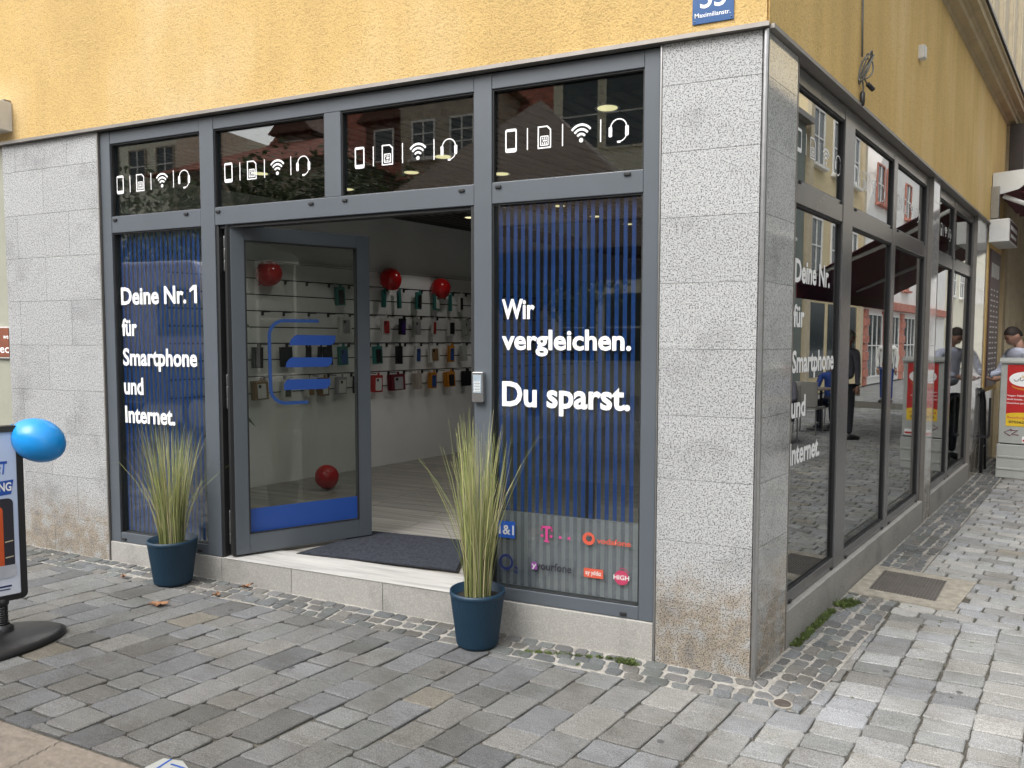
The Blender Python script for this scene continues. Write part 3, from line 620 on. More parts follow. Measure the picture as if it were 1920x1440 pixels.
def para(x0, x1, x2, x3, zt_, zb_): return [(x3, zb_), (x2, zb_), ((x1+x2)/2+.012, (zt_+zb_)/2-.01), (x1, zt_-.004), (x0+.02, zt_), (x0+.004, zt_-.01), ((x0+x3)/2-.006, (zt_+zb_)/2)]
mb.poly(para(.398, .689, .658, .370, 1.629, 1.560), yl).poly(para(.366, .664, .632, .343, 1.480, 1.413), yl).poly(para(.340, .648, .620, .331, 1.334, 1.263), yl)
obj('logo_bars', mb, M['blue_logo'], dr)
obj('door_edge', MB().box(-.022, -.001, .004, .062, .212, 2.316), M['gasket'], dr)
obj('lock_plate', MB().box(.93, .9315, .02, .045, 1.1, 1.35), M['steel'], dr)
d2, mb, W, y0, y1 = door(-1.44, .06, R(70), False, -1)
dr2 = place_door(d2, mb); obj('pane', MB().box(.085, .836, -.036, -.030, .339, 2.225), M['glassD'], dr2)
obj('edge_seal', MB().box(.9305, .938, -.060, -.050, .215, 2.31).box(.9305, .938, -.016, -.006, .215, 2.31), M['steel'], dr2)
jb = obj('door_frame', MB().box(-3.284, -3.262, .02, .10, .2, 2.314).box(-1.492, -1.472, .02, .10, .2, 2.314).box(-3.26, -1.494, .03, .10, 2.296, 2.3145), M['gasket'], bld)
for z in (2.14, 1.265, .385):
    hg = MB()
    for k in (-1, 0, 1): hg.lathe([(0, -.035), (.012, -.035), (.013, -.03), (.013, .03), (.012, .035), (0, .035)], 14, (-3.243, .055, z+k*.074))
    obj('hinge', hg, M['steel'], jb, smooth=True)
kp = thing('keypad', 'silver door keypad mounted on the grey mullion right of the entrance', 'keypad', (-1.436, .012, 1.345))
obj('housing', MB().prism(rrect(0, 0, .066, .162, .008), -.032, 0, 'y'), M['steel'], kp, bevel=.003)
obj('keypad_panel', MB().prism(rrect(0, .018, .048, .098, .002), -.034, -.0325, 'y'), plain('keypad_panel', (.32, .38, .43), .3), kp)
for r_ in range(4):
    for c_ in range(3): obj('key', MB().box(-.017+c_*.013, -.008+c_*.013, -.0365, -.0345, .0-.023+r_*.015, .009-.023+r_*.015), M['white'], kp)
# ------------------------------------------------------------------ inside
W0 = Vector((-4.75, 1.85, 0)); RW_ = lambda u, off, z=0: W0+BV*u-NV*off+Vector((0, 0, z))   # on the display wall; off = out into the room
def room_poly(z): 
    a = W0+BV*(-1.78); c = W0+BV*8; e = BV*9-(-NV)*.12*-1; return [(a.x, .28, z), (-.05, .28, z), (BV.x*8.6+NV.x*.2, BV.y*8.6+NV.y*.2, z), (c.x, c.y, z)]
pts = room_poly(.187); fl = MB().add(pts+[(p[0], p[1], .15) for p in pts], [(0,1,2,3),(7,6,5,4),(0,4,5,1),(1,5,6,2),(2,6,7,3),(3,7,4,0)]); struct('shop_floor', fl, M['wood'])
tsl = MB().box(-3.26, -1.49, .0, .282, .1925, .1965); obj('threshold', tsl, M['marble'], bld, bevel=.001)
pts = room_poly(2.95); struct('shop_ceiling', MB().add(pts+[(p[0], p[1], 3.0) for p in pts], [(3,2,1,0),(4,5,6,7)]), plain('dark_ceiling', (.02, .019, .018), .7))
sls = MB(); 
for k in range(42):
    o_ = .42+k*.105; u0 = (.30+NV.y*(o_+.0)-1.85)/BV.y+.03; sls.box(u0, 7.85, -o_-.075, -o_, 2.905, 2.948)
cs = obj('ceiling_slats', sls, plain('ceiling_slat_paint', (.035, .033, .031), .5), None, TH, loc=W0); cs['kind'] = 'structure'
swl = struct('shop_wall', MB().box(-1.8, 8, 0, .12, .188, 2.949), M['wallwhite']); swl.location = W0; swl.rotation_euler = (0, 0, TH)
bw = MB().box(-.05, 4.85, 0, .1, .188, 2.949); o = struct('back_wall', bw, M['brown_int']); p = W0+BV*7.9; o.location = (p.x, p.y, 0); o.rotation_euler = (0, 0, TH-PI/2)
sw = thing('display_wall', 'white slatted display wall with black grooves running along the left side of the shop', 'shelving', (W0.x, W0.y, .19), TH)
sz = [1.085, 1.245, 1.404, 1.560, 1.714, 1.868, 2.021, 2.173, 2.34]
for a, c in zip(sz, sz[1:]): obj('slat', MB().box(-.75, 6.2, -.018, 0, a+.006-.19, c-.006-.19), M['wallwhite'], sw)
obj('groove_back', MB().box(-.75, 6.2, -.004, -.001, 1.08-.19, 2.34-.19), M['black'], sw)
obj('top_ledge', MB().box(-.75, 6.2, -.03, 0, 2.342-.19, 2.356-.19), M['wallwhite'], sw)
hookm = mesh_of('hook', MB().box(-.004, .004, -.14, 0, -.004, .004).box(-.008, .008, -.02, -.0, -.03, .01), M['black'])
for z in (2.173, 1.868, 1.560, 1.245):
    for k in range(17):
        h = obj('hook', hookm, None, sw); h.location = (-.12+k*.262+.02*math.sin(k*3+z*9), -.018, z-.19-.012)
cmats = {}
def cm_(c):
    if c not in cmats: cmats[c] = plain('pack_'+'_'.join(str(int(x*100)) for x in c), c, .45, 0, .05)
    return cmats[c]
TEAL, WHITE, RED, PURP, GREY, BLK, BLU, BRN, ORG, MAR, BEI, CLR = (.03, .17, .15), (.6, .6, .58), (.35, .03, .03), (.05, .02, .16), (.3, .3, .32), (.012, .012, .014), (.03, .08, .25), (.2, .12, .05), (.5, .2, .02), (.12, .01, .02), (.4, .35, .3), (.35, .36, .34)
CN = {TEAL: 'teal', WHITE: 'white', RED: 'red', PURP: 'purple', GREY: 'light grey', BLK: 'black', BLU: 'blue', BRN: 'brown', ORG: 'orange', MAR: 'maroon', BEI: 'beige', CLR: 'clear'}
PK = {'top': (2.173, .20, [(1.613, TEAL, TEAL, .05), (1.835, TEAL, TEAL, .03), (2.135, TEAL, BLK, .09), (2.427, TEAL, WHITE, .10), (2.66, TEAL, TEAL, .03), (2.838, WHITE, BLK, .06), (1.017, TEAL, BLK, .09)]),
      'second': (1.868, .19, [(1.63, WHITE, RED, .10), (1.882, BLK, PURP, .10), (2.098, CLR, GREY, .09), (2.377, WHITE, RED, .07), (2.671, WHITE, BLK, .11), (2.928, CLR, CLR, .09), (3.09, BLK, BLK, .08), (1.077, WHITE, GREY, .13)]),
      'third': (1.56, .20, [(1.513, TEAL, BLK, .10), (1.829, BLK, BLK, .08), (2.113, WHITE, BLU, .10), (2.375, WHITE, BRN, .13), (2.669, ORG, BLU, .10), (2.887, CLR, CLR, .08), (.054, BLK, BLK, .11), (.364, BLK, BLK, .11), (.625, BLK, BLK, .05), (.76, BLK, BLK, .04), (.853, BLK, BLK, .08), (1.045, TEAL, BLU, .10)]),
      'bottom': (1.245, .19, [(1.51, RED, WHITE, .14), (1.80, MAR, GREY, .17), (2.115, BEI, BEI, .08), (2.361, ORG, BLU, .11), (2.655, ORG, BLK, .11), (2.96, BLK, BLK, .11), (.079, BRN, WHITE, .13), (.37, WHITE, BLK, .11), (.638, WHITE, BRN, .09), (.804, BRN, WHITE, .09), (1.022, GREY, WHITE, .15), (1.22, BLK, GREY, .05)])}
for rn, (zr, hh, lst) in PK.items():
    srt = sorted(lst)
    for s_, c1, c2, wd in lst:
        i = srt.index((s_, c1, c2, wd)); nb = 'left of a %s one' % CN[srt[i+1][1]] if i+1 < len(srt) else 'nearest the keypad mullion'
        side = 'seen through door glass' if s_ < 1.35 else 'in the doorway'
        cn = CN[c1] if c1 == c2 else CN[c1]+' and '+CN[c2]
        ordn = ('first', 'second', 'third', 'fourth', 'fifth', 'sixth', 'seventh', 'eighth', 'ninth', 'tenth', 'eleventh', 'twelfth')[i]
        p = RW_(s_, .10, zr-.035); tlt = .06*math.sin(s_*37+zr*11); t = thing('phone_case_pack', '%s phone pack, %s from left in %s row, %s' % (cn, ordn, rn, side), 'phone accessory', p, TH, 'phone accessories hanging on the display wall'); t.rotation_euler = (0, tlt, TH+tlt*4)
        n_ = 3 if rn == 'bottom' else 2
        mb = MB()
        for k in range(n_): mb.box(-wd/2+tlt*.2*k, wd/2+tlt*.2*k, -.01+k*.022, .004+k*.022, -hh*(1-abs(tlt)), 0)
        obj('card', mb, cm_(c1), t); obj('hang_tab', MB().box(-.015, .015, -.012, -.009, .0005, .03), cm_(c1), t)
        if wd > .04: obj('case', MB().prism(rrect(0, -hh*.52, wd*.62, hh*.72, .008), -.022, -.0105, 'y'), cm_(c2), t, bevel=.002)
        if wd > .08 and c2 != BLK: obj('camera_cutout', MB().prism(rrect(-wd*.14, -hh*.28, wd*.2, hh*.16, .004), -.0235, -.0225, 'y'), cm_(BLK), t)
def balloon(name, label, loc, r, m, axis=(0, 0, -1), grp=None, stretch=1.18, string=None):
    t = thing(name, label, 'balloon', loc, 0, grp); prof = []
    for i in range(21):
        a = PI*i/20; z = -math.cos(a); rr_ = math.sin(a)*(1-.13*max(0, -z)**1.4*1.0); prof.append((max(1e-4, rr_*r), z*r*stretch))
    b_ = obj('skin', MB().lathe(prof, 32), m, t, smooth=True)
    kn = obj('knot', MB().lathe([(.003, -r*stretch-.022), (.012, -r*stretch-.02), (.004, -r*stretch-.008), (.006, -r*stretch+.002)], 12), m, t, smooth=True)
    qt = Vector((0, 0, -1)).rotation_difference(Vector(axis))
    t.rotation_mode = 'QUATERNION'; t.rotation_quaternion = qt
    return t
GB = 'red balloons in the shop'
balloon('balloon', 'red balloon on the display wall seen through the open door glass', (-4.588, 1.983, 2.216), .122, M['balloon_red'], (-.4, -.3, -.6), GB, 1.04)
balloon('balloon', 'red balloon hanging on the display wall just right of the open door', (-4.174, 3.447, 2.256), .121, M['balloon_red'], (.3, .3, -.6), GB, 1.04)
balloon('balloon', 'red balloon behind teal packs on the display wall nearest the keypad', (-3.961, 4.199, 2.199), .118, M['balloon_red'], (.1, .5, -.8), GB, 1.04)
balloon('balloon', 'red balloon lying on the wooden shop floor behind the door glass', (-4.04, 2.1, .305), .112, M['balloon_red'], (.2, .3, -1), GB, 1.05)
# downlights
LP = [((-2.13, 1.85), 'seen at the lower left of the fourth top window'), ((-2.76, 1.53), 'below the wifi icon of the third top window'), ((-2.29, 1.18), 'behind the headset icon of the third top window'),
      ((-3.88, 1.1), 'behind the sim card icon of the second top window'), ((-3.62, 1.88), 'at the lower left corner of the third top window'), ((-3.30, 3.65), 'in the upper right corner of the open doorway'),
      ((-2.19, 3.36), 'leftmost of those seen above the word Wir'), ((-2.04, 4.1), 'middle one of those seen above the word Wir'), ((-1.85, 4.75), 'rightmost of those seen above the word Wir'), ((-.895, .55), 'high in the fourth top window near the grey pillar')]
for (x, y), lb in LP:
    t = thing('ceiling_downlight', 'round warm ceiling downlight '+lb, 'lamp', (x, y, 2.905), 0, 'ceiling downlights in the shop')
    obj('bezel', MB().lathe([(.058, 0), (.07, -.004), (.072, -.002), (.072, .01), (.058, .01)], 28), M['white'], t, smooth=True)
    obj('diffuser', MB().lathe([(0, -.001), (.057, -.001), (.057, .01)], 28), M['lamp'], t)
    ld = bpy.data.lights.new('downlight', 'SPOT'); ld.energy = 9.0; ld.color = (1, .96, .9); ld.spot_size = R(120); ld.shadow_soft_size = .05
    lo_ = bpy.data.objects.new('downlight_beam', ld); COL.objects.link(lo_); lo_.parent = t; lo_.location = (0, 0, -.03)
# door mat
dm = thing('door_mat', 'charcoal carpet doormat with black rubber border inside the entrance', 'doormat', (-2.34, .63, .1985), R(2))
mp = [(-.545, -.345), (.575, -.31), (.375, .33), (-.385, .31)]
mp2 = [(-.56, -.355), (.59, -.32), (.39, .342), (-.40, .322)]
obj('rubber_border', MB().prism([(p[0]*1.0, p[1]) for p in mp2], -.0018, .003), M['black'], dm); obj('carpet', MB().prism(mp, .0032, .007), M['mat'], dm)
# indoor plant behind the hinge gap
ip = thing('indoor_plant', 'dark green leafy houseplant standing inside the window left of the door', 'plant', (-3.84, .64, .188))
obj('pot', MB().lathe([(0, 0), (.11, 0), (.14, .25), (.15, .27), (.135, .27), (.12, .22), (0, .22)], 24), M['black'], ip, smooth=True)
mb = MB(); rr = random.Random(11)
stm = MB()
for k in range(26):
    a = rr.random()*2*PI; h = rr.uniform(.5, 1.55); d = rr.uniform(.02, .10); tip = Vector((math.cos(a)*d, math.sin(a)*d, h)); stm.tube([(0, 0, .2), (tip.x*.4, tip.y*.4, h*.6), tip], .006, 5)
    L = rr.uniform(.08, .15); dv = Vector((math.cos(a), math.sin(a), rr.uniform(-.6, .3))).normalized(); sd_ = dv.cross(Vector((0, 0, 1))).normalized()*L*.26; up = Vector((0, 0, .02))
    P = [tip, tip+dv*L*.35+sd_, tip+dv*L*.75+sd_*.7-up, tip+dv*L-up*2, tip+dv*L*.75-sd_*.7-up, tip+dv*L*.35-sd_, tip+dv*L*.5+up]
    mb.add(P, [(0,1,6),(1,2,6),(2,3,6),(3,4,6),(4,5,6),(5,0,6)])
obj('leaf', mb, M['leafgreen'], ip)['kind'] = 'stuff'; obj('stem', stm, M['bark'], ip)
# counter and shelf deeper in the shop
ct = thing('sales_counter', 'dark sales counter standing deep inside the shop behind the right window', 'counter', (-1.2, 4.6, .188), TH)
obj('body', MB().box(0, 2.0, -.3, .3, 0, 1.0), M['brown_int'], ct, bevel=.01); obj('counter_top', MB().box(-.04, 2.04, -.34, .34, 1.002, 1.04), M['white'], ct, bevel=.004)
obj('monitor', MB().box(.5, .95, -.02, .02, 1.15, 1.45).box(.7, .75, -.015, .015, 1.041, 1.15), M['black'], ct, bevel=.004)
# ------------------------------------------------------------------ potted grasses
def potted_grass(label, x, y, r, h, seed, n_blades, bh, spread=.7):
    z = gz(x); t = thing('potted_grass', label, 'potted plant', (x, y, z), 0, 'potted grasses by the entrance'); rb = r*.77
    prof = [(0, .002), (rb*.9, .002), (rb, .012), (r*.985, h*.93)]
    obj('pot', MB().lathe([(0, .001), (rb*.88, .001), (rb*.985, .010), (rb, .02)], 96).lathe([(rb, .02), (r*.985, h*.91)], 288, rib=.010, ribn=72).lathe([(r*.99, h*.91), (r*1.012, h*.925), (r*1.012, h), (r*.95, h), (r*.9, h*.8), (0, h*.8)], 96), M['pot'], t, smooth=True)
    obj('soil', MB().lathe([(0, h*.86), (r*.92, h*.84)], 24), M['soil'], t)
    rnd = random.Random(seed); mb = MB(); cols = []
    for k in range(n_blades):
        a = rnd.random()*2*PI; q = rnd.random()**.5*r*.5; bx, by = math.cos(a)*q, math.sin(a)*q
        stray = rnd.random() < .07
        L = bh*(rnd.uniform(.55, 1.0) if rnd.random() < .6 else rnd.uniform(.75, 1.08)); lean = abs(rnd.gauss(0, .045))+q*spread+(rnd.uniform(.08, .26) if stray else 0)
        a2 = a+rnd.uniform(-.6, .6); dx, dy = math.cos(a2), math.sin(a2); curve = rnd.uniform(.2, 1.2)
        wd = rnd.uniform(.0018, .0042)*(r/.14); tw = rnd.random()*PI; wx, wy = math.cos(tw)*wd, math.sin(tw)*wd
        n_ = 5; k0 = len(mb.v); vs = []
        fold = rnd.random() < .10
        for i in range(n_+1):
            f = i/n_; off = lean*(f**(1+curve))*1.15; zz = h*.8+L*f*math.cos(min(1, abs(lean)*1.3)*f)
            if fold and i == n_: zz -= L*.22; off += .1
            ww = (1-.85*f)
            vs += [(bx+dx*off-wx*ww, by+dy*off-wy*ww, zz), (bx+dx*off+wx*ww, by+dy*off+wy*ww, zz)]
        mb.add(vs, [(2*i, 2*i+1, 2*i+3, 2*i+2) for i in range(n_)])
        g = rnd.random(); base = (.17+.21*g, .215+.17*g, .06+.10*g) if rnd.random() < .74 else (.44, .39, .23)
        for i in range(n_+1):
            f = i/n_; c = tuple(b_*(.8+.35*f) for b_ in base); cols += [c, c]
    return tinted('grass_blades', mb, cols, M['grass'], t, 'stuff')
potted_grass('left pot of tall green grass in a ribbed dark blue pot before the striped window', -3.52, -.165, .148, .285, 21, 300, .76, .75)
potted_grass('right pot of tall green grass in a ribbed dark blue pot beside the doorway', -1.352, -.195, .141, .292, 22, 330, .93, .42)
# dead leaves
def dead_leaf(label, x, y, s, rz, seed):
    rnd = random.Random(seed); pts = []; N = 22
    for k in range(N):
        a = 2*PI*k/N; lob = abs(math.cos(a*2.5)); r = s*(.42+.58*lob**1.5)*rnd.uniform(.85, 1.1); pts.append((r*math.cos(a), r*.62*math.sin(a)))
    vs = [(p[0], p[1], .006+.018*rnd.random()*(.4+abs(p[0])/s)) for p in pts]+[(0, 0, .003)]
    o = obj('dead_leaf', MB().add(vs, [(k, (k+1) % N, N) for k in range(N)]), M['leaf'], loc=(x, y, gz(x)+.004), rot=rz)
    m = o.modifiers.new('s', 'SOLIDIFY'); m.thickness = .001; tag(o, label, 'leaf', 'fallen leaves'); return o
dead_leaf('largest brown fallen maple leaf lying on the pavers in front of the left pot', -3.27, -.50, .075, .3, 1)
dead_leaf('small brown curled leaf on the setts at the foot of the door step', -3.03, -.045, .042, 1, 2)
dead_leaf('small reddish leaf between the left pot and the door step', -3.085, -.245, .034, 2, 3)
dead_leaf('tiny yellowish leaf on the pavers left of the left pot', -3.87, -.245, .032, 2.6, 4)
# ------------------------------------------------------------------ swivel pavement sign
SG = R(67); sc_ = Vector((-3.49, -1.12, 0))-Vector((math.cos(SG), math.sin(SG), 0))*.33
sg = thing('pavement_sign', 'black framed swivel pavement sign with a smartphone poster, cut by the left edge', 'sign', (sc_.x, sc_.y, gz(sc_.x)), SG)
bs = []
for (r, z) in ((0, 0), (1, 0), (1.0, .018), (.93, .036), (.55, .066), (.3, .078), (0, .08)): bs.append((r, z))
mb = MB().lathe(bs, 48); mb.v = [(v[0]*.50, v[1]*.26, v[2]) for v in mb.v]; obj('base', mb, M['black'], sg, smooth=True)
for x in (-.22, .22):
    spm = MB().lathe([(.05, .06), (.05, .085), (.036, .095), (.032, .10)], 20, (x, 0, 0))
    for k in range(9): z = .10+k*.0115; spm.lathe([(.021, z), (.027, z+.003), (.027, z+.007), (.021, z+.0105)], 18, (x, 0, 0))
    spm.lathe([(.030, .2), (.033, .21), (.033, .235), (.0, .235)], 18, (x, 0, 0)); obj('spring', spm, M['black'], sg, smooth=True)
TL = lambda co: Vector((co[0], co[1]-(co[2]-.23)*.02, co[2]))
FZ0, FZ1 = .222, 1.11
fo = rrect(0, (FZ0+FZ1)/2, .66, FZ1-FZ0, .03, 5); fi = rrect(0, (FZ0+FZ1)/2, .60, FZ1-FZ0-.06, .006, 5)
mb = MB(); n_ = len(fo)
vs = [(p[0], -.03, p[1]) for p in fo]+[(p[0], -.034, p[1]) for p in fi]+[(p[0], .03, p[1]) for p in fo]+[(p[0], .034, p[1]) for p in fi]
mb.add(vs, [(i, (i+1) % n_, n_+(i+1) % n_, n_+i) for i in range(n_)]+[(2*n_+(i+1) % n_, 2*n_+i, 3*n_+i, 3*n_+(i+1) % n_) for i in range(n_)]+[((i+1) % n_, i, 2*n_+i, 2*n_+(i+1) % n_) for i in range(n_)]+[(n_+i, n_+(i+1) % n_, 3*n_+(i+1) % n_, 3*n_+i) for i in range(n_)])
obj('frame', mb, M['black'], sg)
def poster_mat():
    m, n, l, b = new_mat('poster_paper'); t = n.new('ShaderNodeTexCoord'); s = n.new('ShaderNodeSeparateXYZ'); l.new(t.outputs['Object'], s.inputs[0])
    c = ramp(n, l, math_n(n, l, 'MULTIPLY', s.outputs[2], .9), [(.2, (.72, .75, .82)), (.5, (.52, .60, .80)), (1, (.56, .68, .92))]); l.new(c, b.inputs['Base Color']); b.inputs['Roughness'].default_value = .25; return m
obj('poster', MB().quad((-.30, -.026, FZ0+.03), (.30, -.026, FZ0+.03), (.30, -.026, FZ1-.03), (-.30, -.026, FZ1-.03)).box(-.3, .3, -.02, .02, FZ0+.031, FZ1-.031), poster_mat(), sg)
PY = -.0275
text('ET', .212, .262, .868, .066, PY, M['blueprint'], sg, bold=.03, slant=.25)
obj('poster_band', MB().poly([(-.28, .72), (.274, .765), (.286, .838), (-.28, .80)], PY), M['blueprint'], sg)
text('UNG', .195, .276, .782, .044, PY-.0006, M['white_print'], sg, bold=.03)
obj('printed_phone', MB().poly(rrect(.19, .565, .18, .36, .025), PY-.0004), M['blackprint'], sg)
obj('printed_phone', MB().poly(rrect(.15, .535, .17, .35, .025), PY-.0012), plain('orange_print', (.6, .09, .02), .3), sg)
obj('printed_podium', MB().poly([(-.28, .34), (.27, .34), (.285, .36), (.285, .405), (-.28, .405)], PY-.0018), plain('podium_print', (.45, .47, .53), .4), sg)
obj('printed_stripes', MB().poly([(.24, .52), (.275, .525), (.275, .53), (.24, .526)], PY-.0009).poly([(.24, .44), (.275, .445), (.275, .45), (.24, .446)], PY-.0009), M['beige2'], sg)
obj('small_print', MB().poly([(.2, .293), (.262, .293), (.262, .302), (.2, .302)], PY).poly([(.2, .278), (.255, .278), (.255, .284), (.2, .284)], PY), M['navyprint'], sg)
balloon('balloon', 'glossy bright blue balloon tied to the corner of the pavement sign', (-3.43, -1.075, 1.082), .108, M['balloon_blue'], (-.85, -.25, .42), None, 1.32)
# ------------------------------------------------------------------ things on the walls
hn = thing('house_number_sign', 'blue enamel house number sign 55 Maximilianstr. on the yellow wall above the corner pillar', 'sign', (-.235, -.013, 3.055))
obj('plate', MB().prism(rrect(0, .098, .186, .196, .004), -.006, 0, 'y'), plain('blue_enamel', (.022, .085, .24), .2, 0, .05), hn, bevel=.001)
text('55', -.058, .058, .068, .095, -.0068, M['white_print'], hn, bold=.012, name='numerals'); text('Maximilianstr.', -.082, .078, .028, .020, -.0068, M['white_print'], hn, bold=.004, name='street_name')
for sx in (-.082, .082):
    for z in (.012, .184): obj('screw', MB().lathe([(0, 0), (.003, 0), (.003, .002), (0, .002)], 8, (sx, -.008, z)), M['steel'], hn)
cb = thing('wall_cable', 'grey cable hanging down the side wall with a coil and black plug', 'cable', (BV.x*1.47, BV.y*1.47, 3.03), TH)
obj('cord', MB().tube([(.0, -.02, 1.9), (-.01, -.02, .9), (0, -.022, .5), (.005, -.025, .26)], .006, 6), M['cable'], cb, smooth=True)
mb = MB()
for k, (ra, rz_, dx) in enumerate(((.05, .09, 0), (.06, .075, .01), (.045, .085, -.012), (.055, .07, .02))):
    mb.tube([(dx+ra*math.cos(t)*.7, -.045-ra*math.sin(t)*.7, .19+rz_*math.sin(t+.6*k)) for t in [i*2*PI/16 for i in range(17)]], .005, 6)
obj('coil', mb, M['cable'], cb, smooth=True)
obj('lead', MB().tube([(0, -.03, .13), (.01, -.035, .08), (.015, -.03, .04)], .005, 6).tube([(0, -.04, .13), (.05, -.05, .1)], .005, 6), M['cable'], cb)
obj('plug', MB().lathe([(0, -.06), (.012, -.055), (.015, -.03), (.014, .02), (.006, .03), (0, .03)], 12, (.015, -.03, .03)).tube([(.045, -.05, .105), (.09, -.07, .08)], .014, 10), M['black'], cb, smooth=True)
jbx = thing('junction_box', 'small white junction box high on the yellow side wall', 'box', (BV.x*3.117-NV.x*-.012, BV.y*3.117, 3.74), TH)
obj('box_body', MB().box(-.04, .04, -.06, -.0, 0, .1), M['white'], jbx, bevel=.006); obj('box_lid', MB().box(-.036, .036, -.068, -.0605, .004, .096), M['white'], jbx, bevel=.003)
lb = thing('wall_sign_box', 'white rectangular sign box on the yellow wall at the upper left edge', 'sign', (-5.14, -.013, 3.082))
obj('case', MB().box(-1.1, 0, -.10, 0, 0, .205), M['white'], lb, bevel=.004); obj('bracket', MB().box(-.03, -.01, -.05, -.0, .206, .22), M['trim'], lb)
# neighbour bay at far left
nb = thing('neighbour_shopfront', 'beige green shopfront wall with a brown name sign at the far left edge', 'shopfront', (XL, 0, 0))
obj('wall', MB().box(-6, -.004, .03, .25, -.02, ZT-.01), M['beige_wall'], nb)
obj('sign_board', MB().box(-.9, -.012, .008, .029, 1.455, 1.69), M['white'], nb); obj('sign_face', MB().box(-.89, -.0125, .004, .0075, 1.465, 1.68), M['brownsign'], nb)
text('we', -.075, -.014, 1.60, .034, .003, M['white_print'], nb, bold=.01); text('ec', -.115, -.013, 1.495, .062, .003, M['white_print'], nb, bold=.01)
# upper cornice on the side wall
cn = MB(); prof = [(-.012, 4.46), (-.03, 4.47), (-.035, 4.50), (-.10, 4.515), (-.11, 4.55), (-.13, 4.56), (-.135, 4.60), (-.19, 4.61), (-.195, 4.66), (-.215, 4.67), (-.215, 4.70), (-.012, 4.72)]
cn.prism([(p[0], p[1]) for p in prof], 1.0, 13, 'x'); cor = obj('cornice', cn, M['beige'], bld, TH)
obj('flashing', MB().box(1.0, 13, -.235, -.02, 4.705, 4.735), M['black'], bld, TH)
obj('pilaster_wall', MB().box(3.0, 16, -.02, .0, 4.74, 9.45).box(9.01, 16, -.013, .28, .1, 4.4), M['beige2'], bld, TH)
for k in range(14): u = 3.6+k*.95; obj('pilaster', MB().box(u, u+.42, -.06, -.0205, 4.76, 9.4).box(u+.06, u+.36, -.075, -.0605, 4.76, 9.4), M['beige2'], bld, TH)
# beige doorway mouldings beyond the menu board
nd = thing('neighbour_entrance', 'beige panelled shop entrance further up the side street behind the man', 'building', (BV.x*8.62, BV.y*8.62, 0), TH)
obj('wall', MB().box(0, .3, -.05, .2, 0, 4.455), M['beige'], nd); obj('reveal', MB().box(.3, .35, -.02, .25, 0, 4.2), M['beige2'], nd)
for k, u in enumerate((.42, .72, 1.1, 1.6, 2.2, 2.9)): obj('jamb', MB().box(u, u+.10, -.06-.04*k, .2, 0, 3.6).box(u+.02, u+.08, -.08-.04*k, -.061-.04*k, 0, 3.6), M['beige2'], nd)
obj('door_panel', MB().box(.36, 3.4, .1, .15, 0, 3.4), plain('brown_door', (.14, .10, .06), .6), nd); obj('fascia', MB().box(.0, 6, -.215, .2, 3.6, 4.458), plain('dark_fascia', (.035, .025, .02), .6), nd)
# menu board
mn = thing('menu_board', 'tall brown menu board with white lines of text on the yellow wall', 'menu', (BV.x*7.45, BV.y*7.45, .0), TH)
obj('board', MB().box(0, .95, -.03, -.013, 1.02, 2.72), M['menu'], mn, bevel=.003)
hb_ = MB()
for k in range(6): hb_.box(.10+k*.125, .185+k*.125, -.0322, -.0305, 2.38+.012*(k % 2), 2.56)
obj('heading_strokes', hb_, M['white'], mn)
mb = MB(); rr = random.Random(4)
for k in range(17):
    z = 2.22-k*.066
    for x0 in (.08, .34, .62):
        w_ = rr.uniform(.12, .22); mb.quad((x0, -.0315, z), (x0+w_, -.0315, z), (x0+w_, -.0315, z+.02), (x0, -.0315, z+.02))
obj('text_lines', mb, M['white'], mn)
# projecting light box, wall strip, awning
sb = thing('projecting_sign', 'white boxed wall light sign with brown lettered face under the awning', 'sign', (BV.x*7.3, BV.y*7.3, 2.78), TH)
obj('case', MB().box(0, .9, -.22, -.013, 0, .27), M['white'], sb, bevel=.006); obj('sign_face', MB().box(.05, .85, -.224, -.2205, .02, .25), M['menu'], sb)
obj('sign_lines', MB().box(.1, .8, -.2262, -.2245, .15, .20).box(.15, .7, -.2262, -.2245, .06, .1), M['white'], sb)
aw = thing('awning', 'burgundy fabric awning with white end cap over the neighbouring shop', 'awning', (BV.x*7.35, BV.y*7.35, 0), TH)
obj('wall_bracket', MB().box(0, .10, -.10, -.013, 3.07, 3.45), M['steel'], aw, bevel=.004)
cp = MB().prism([(-.02, 3.62), (-.02, 3.46), (-.10, 3.36), (-.28, 3.40), (-.42, 3.50), (-.46, 3.60), (-.40, 3.63)], .06, .09, 'x'); obj('end_cap', cp, M['white'], aw)
obj('cassette', MB().prism([(-.02, 3.61), (-.02, 3.47), (-.10, 3.38), (-.28, 3.41), (-.40, 3.51), (-.44, 3.6)], .091, 5.5, 'x'), M['burg'], aw)
fb = MB(); fb.add([(.12, -.28, 3.40), (5.4, -.28, 3.40), (5.4, -2.2, 2.42), (.12, -2.2, 2.42), (.12, -.28, 3.39), (5.4, -.28, 3.39), (5.4, -2.2, 2.41), (.12, -2.2, 2.41)], [(0,1,2,3),(7,6,5,4),(0,3,7,4),(1,5,6,2)])
obj('canopy', fb, M['burg'], aw); obj('valance', MB().box(.12, 5.4, -2.215, -2.203, 2.20, 2.42), M['burg'], aw); obj('front_bar', MB().box(.1, 5.42, -2.25, -2.216, 2.40, 2.45), M['white'], aw)
for u in (.16, 3.0): obj('arm', MB().tube([(u, -.12, 3.35), (u+.15, -1.0, 2.92), (u, -2.15, 2.44)], .028, 8), M['white'], aw)
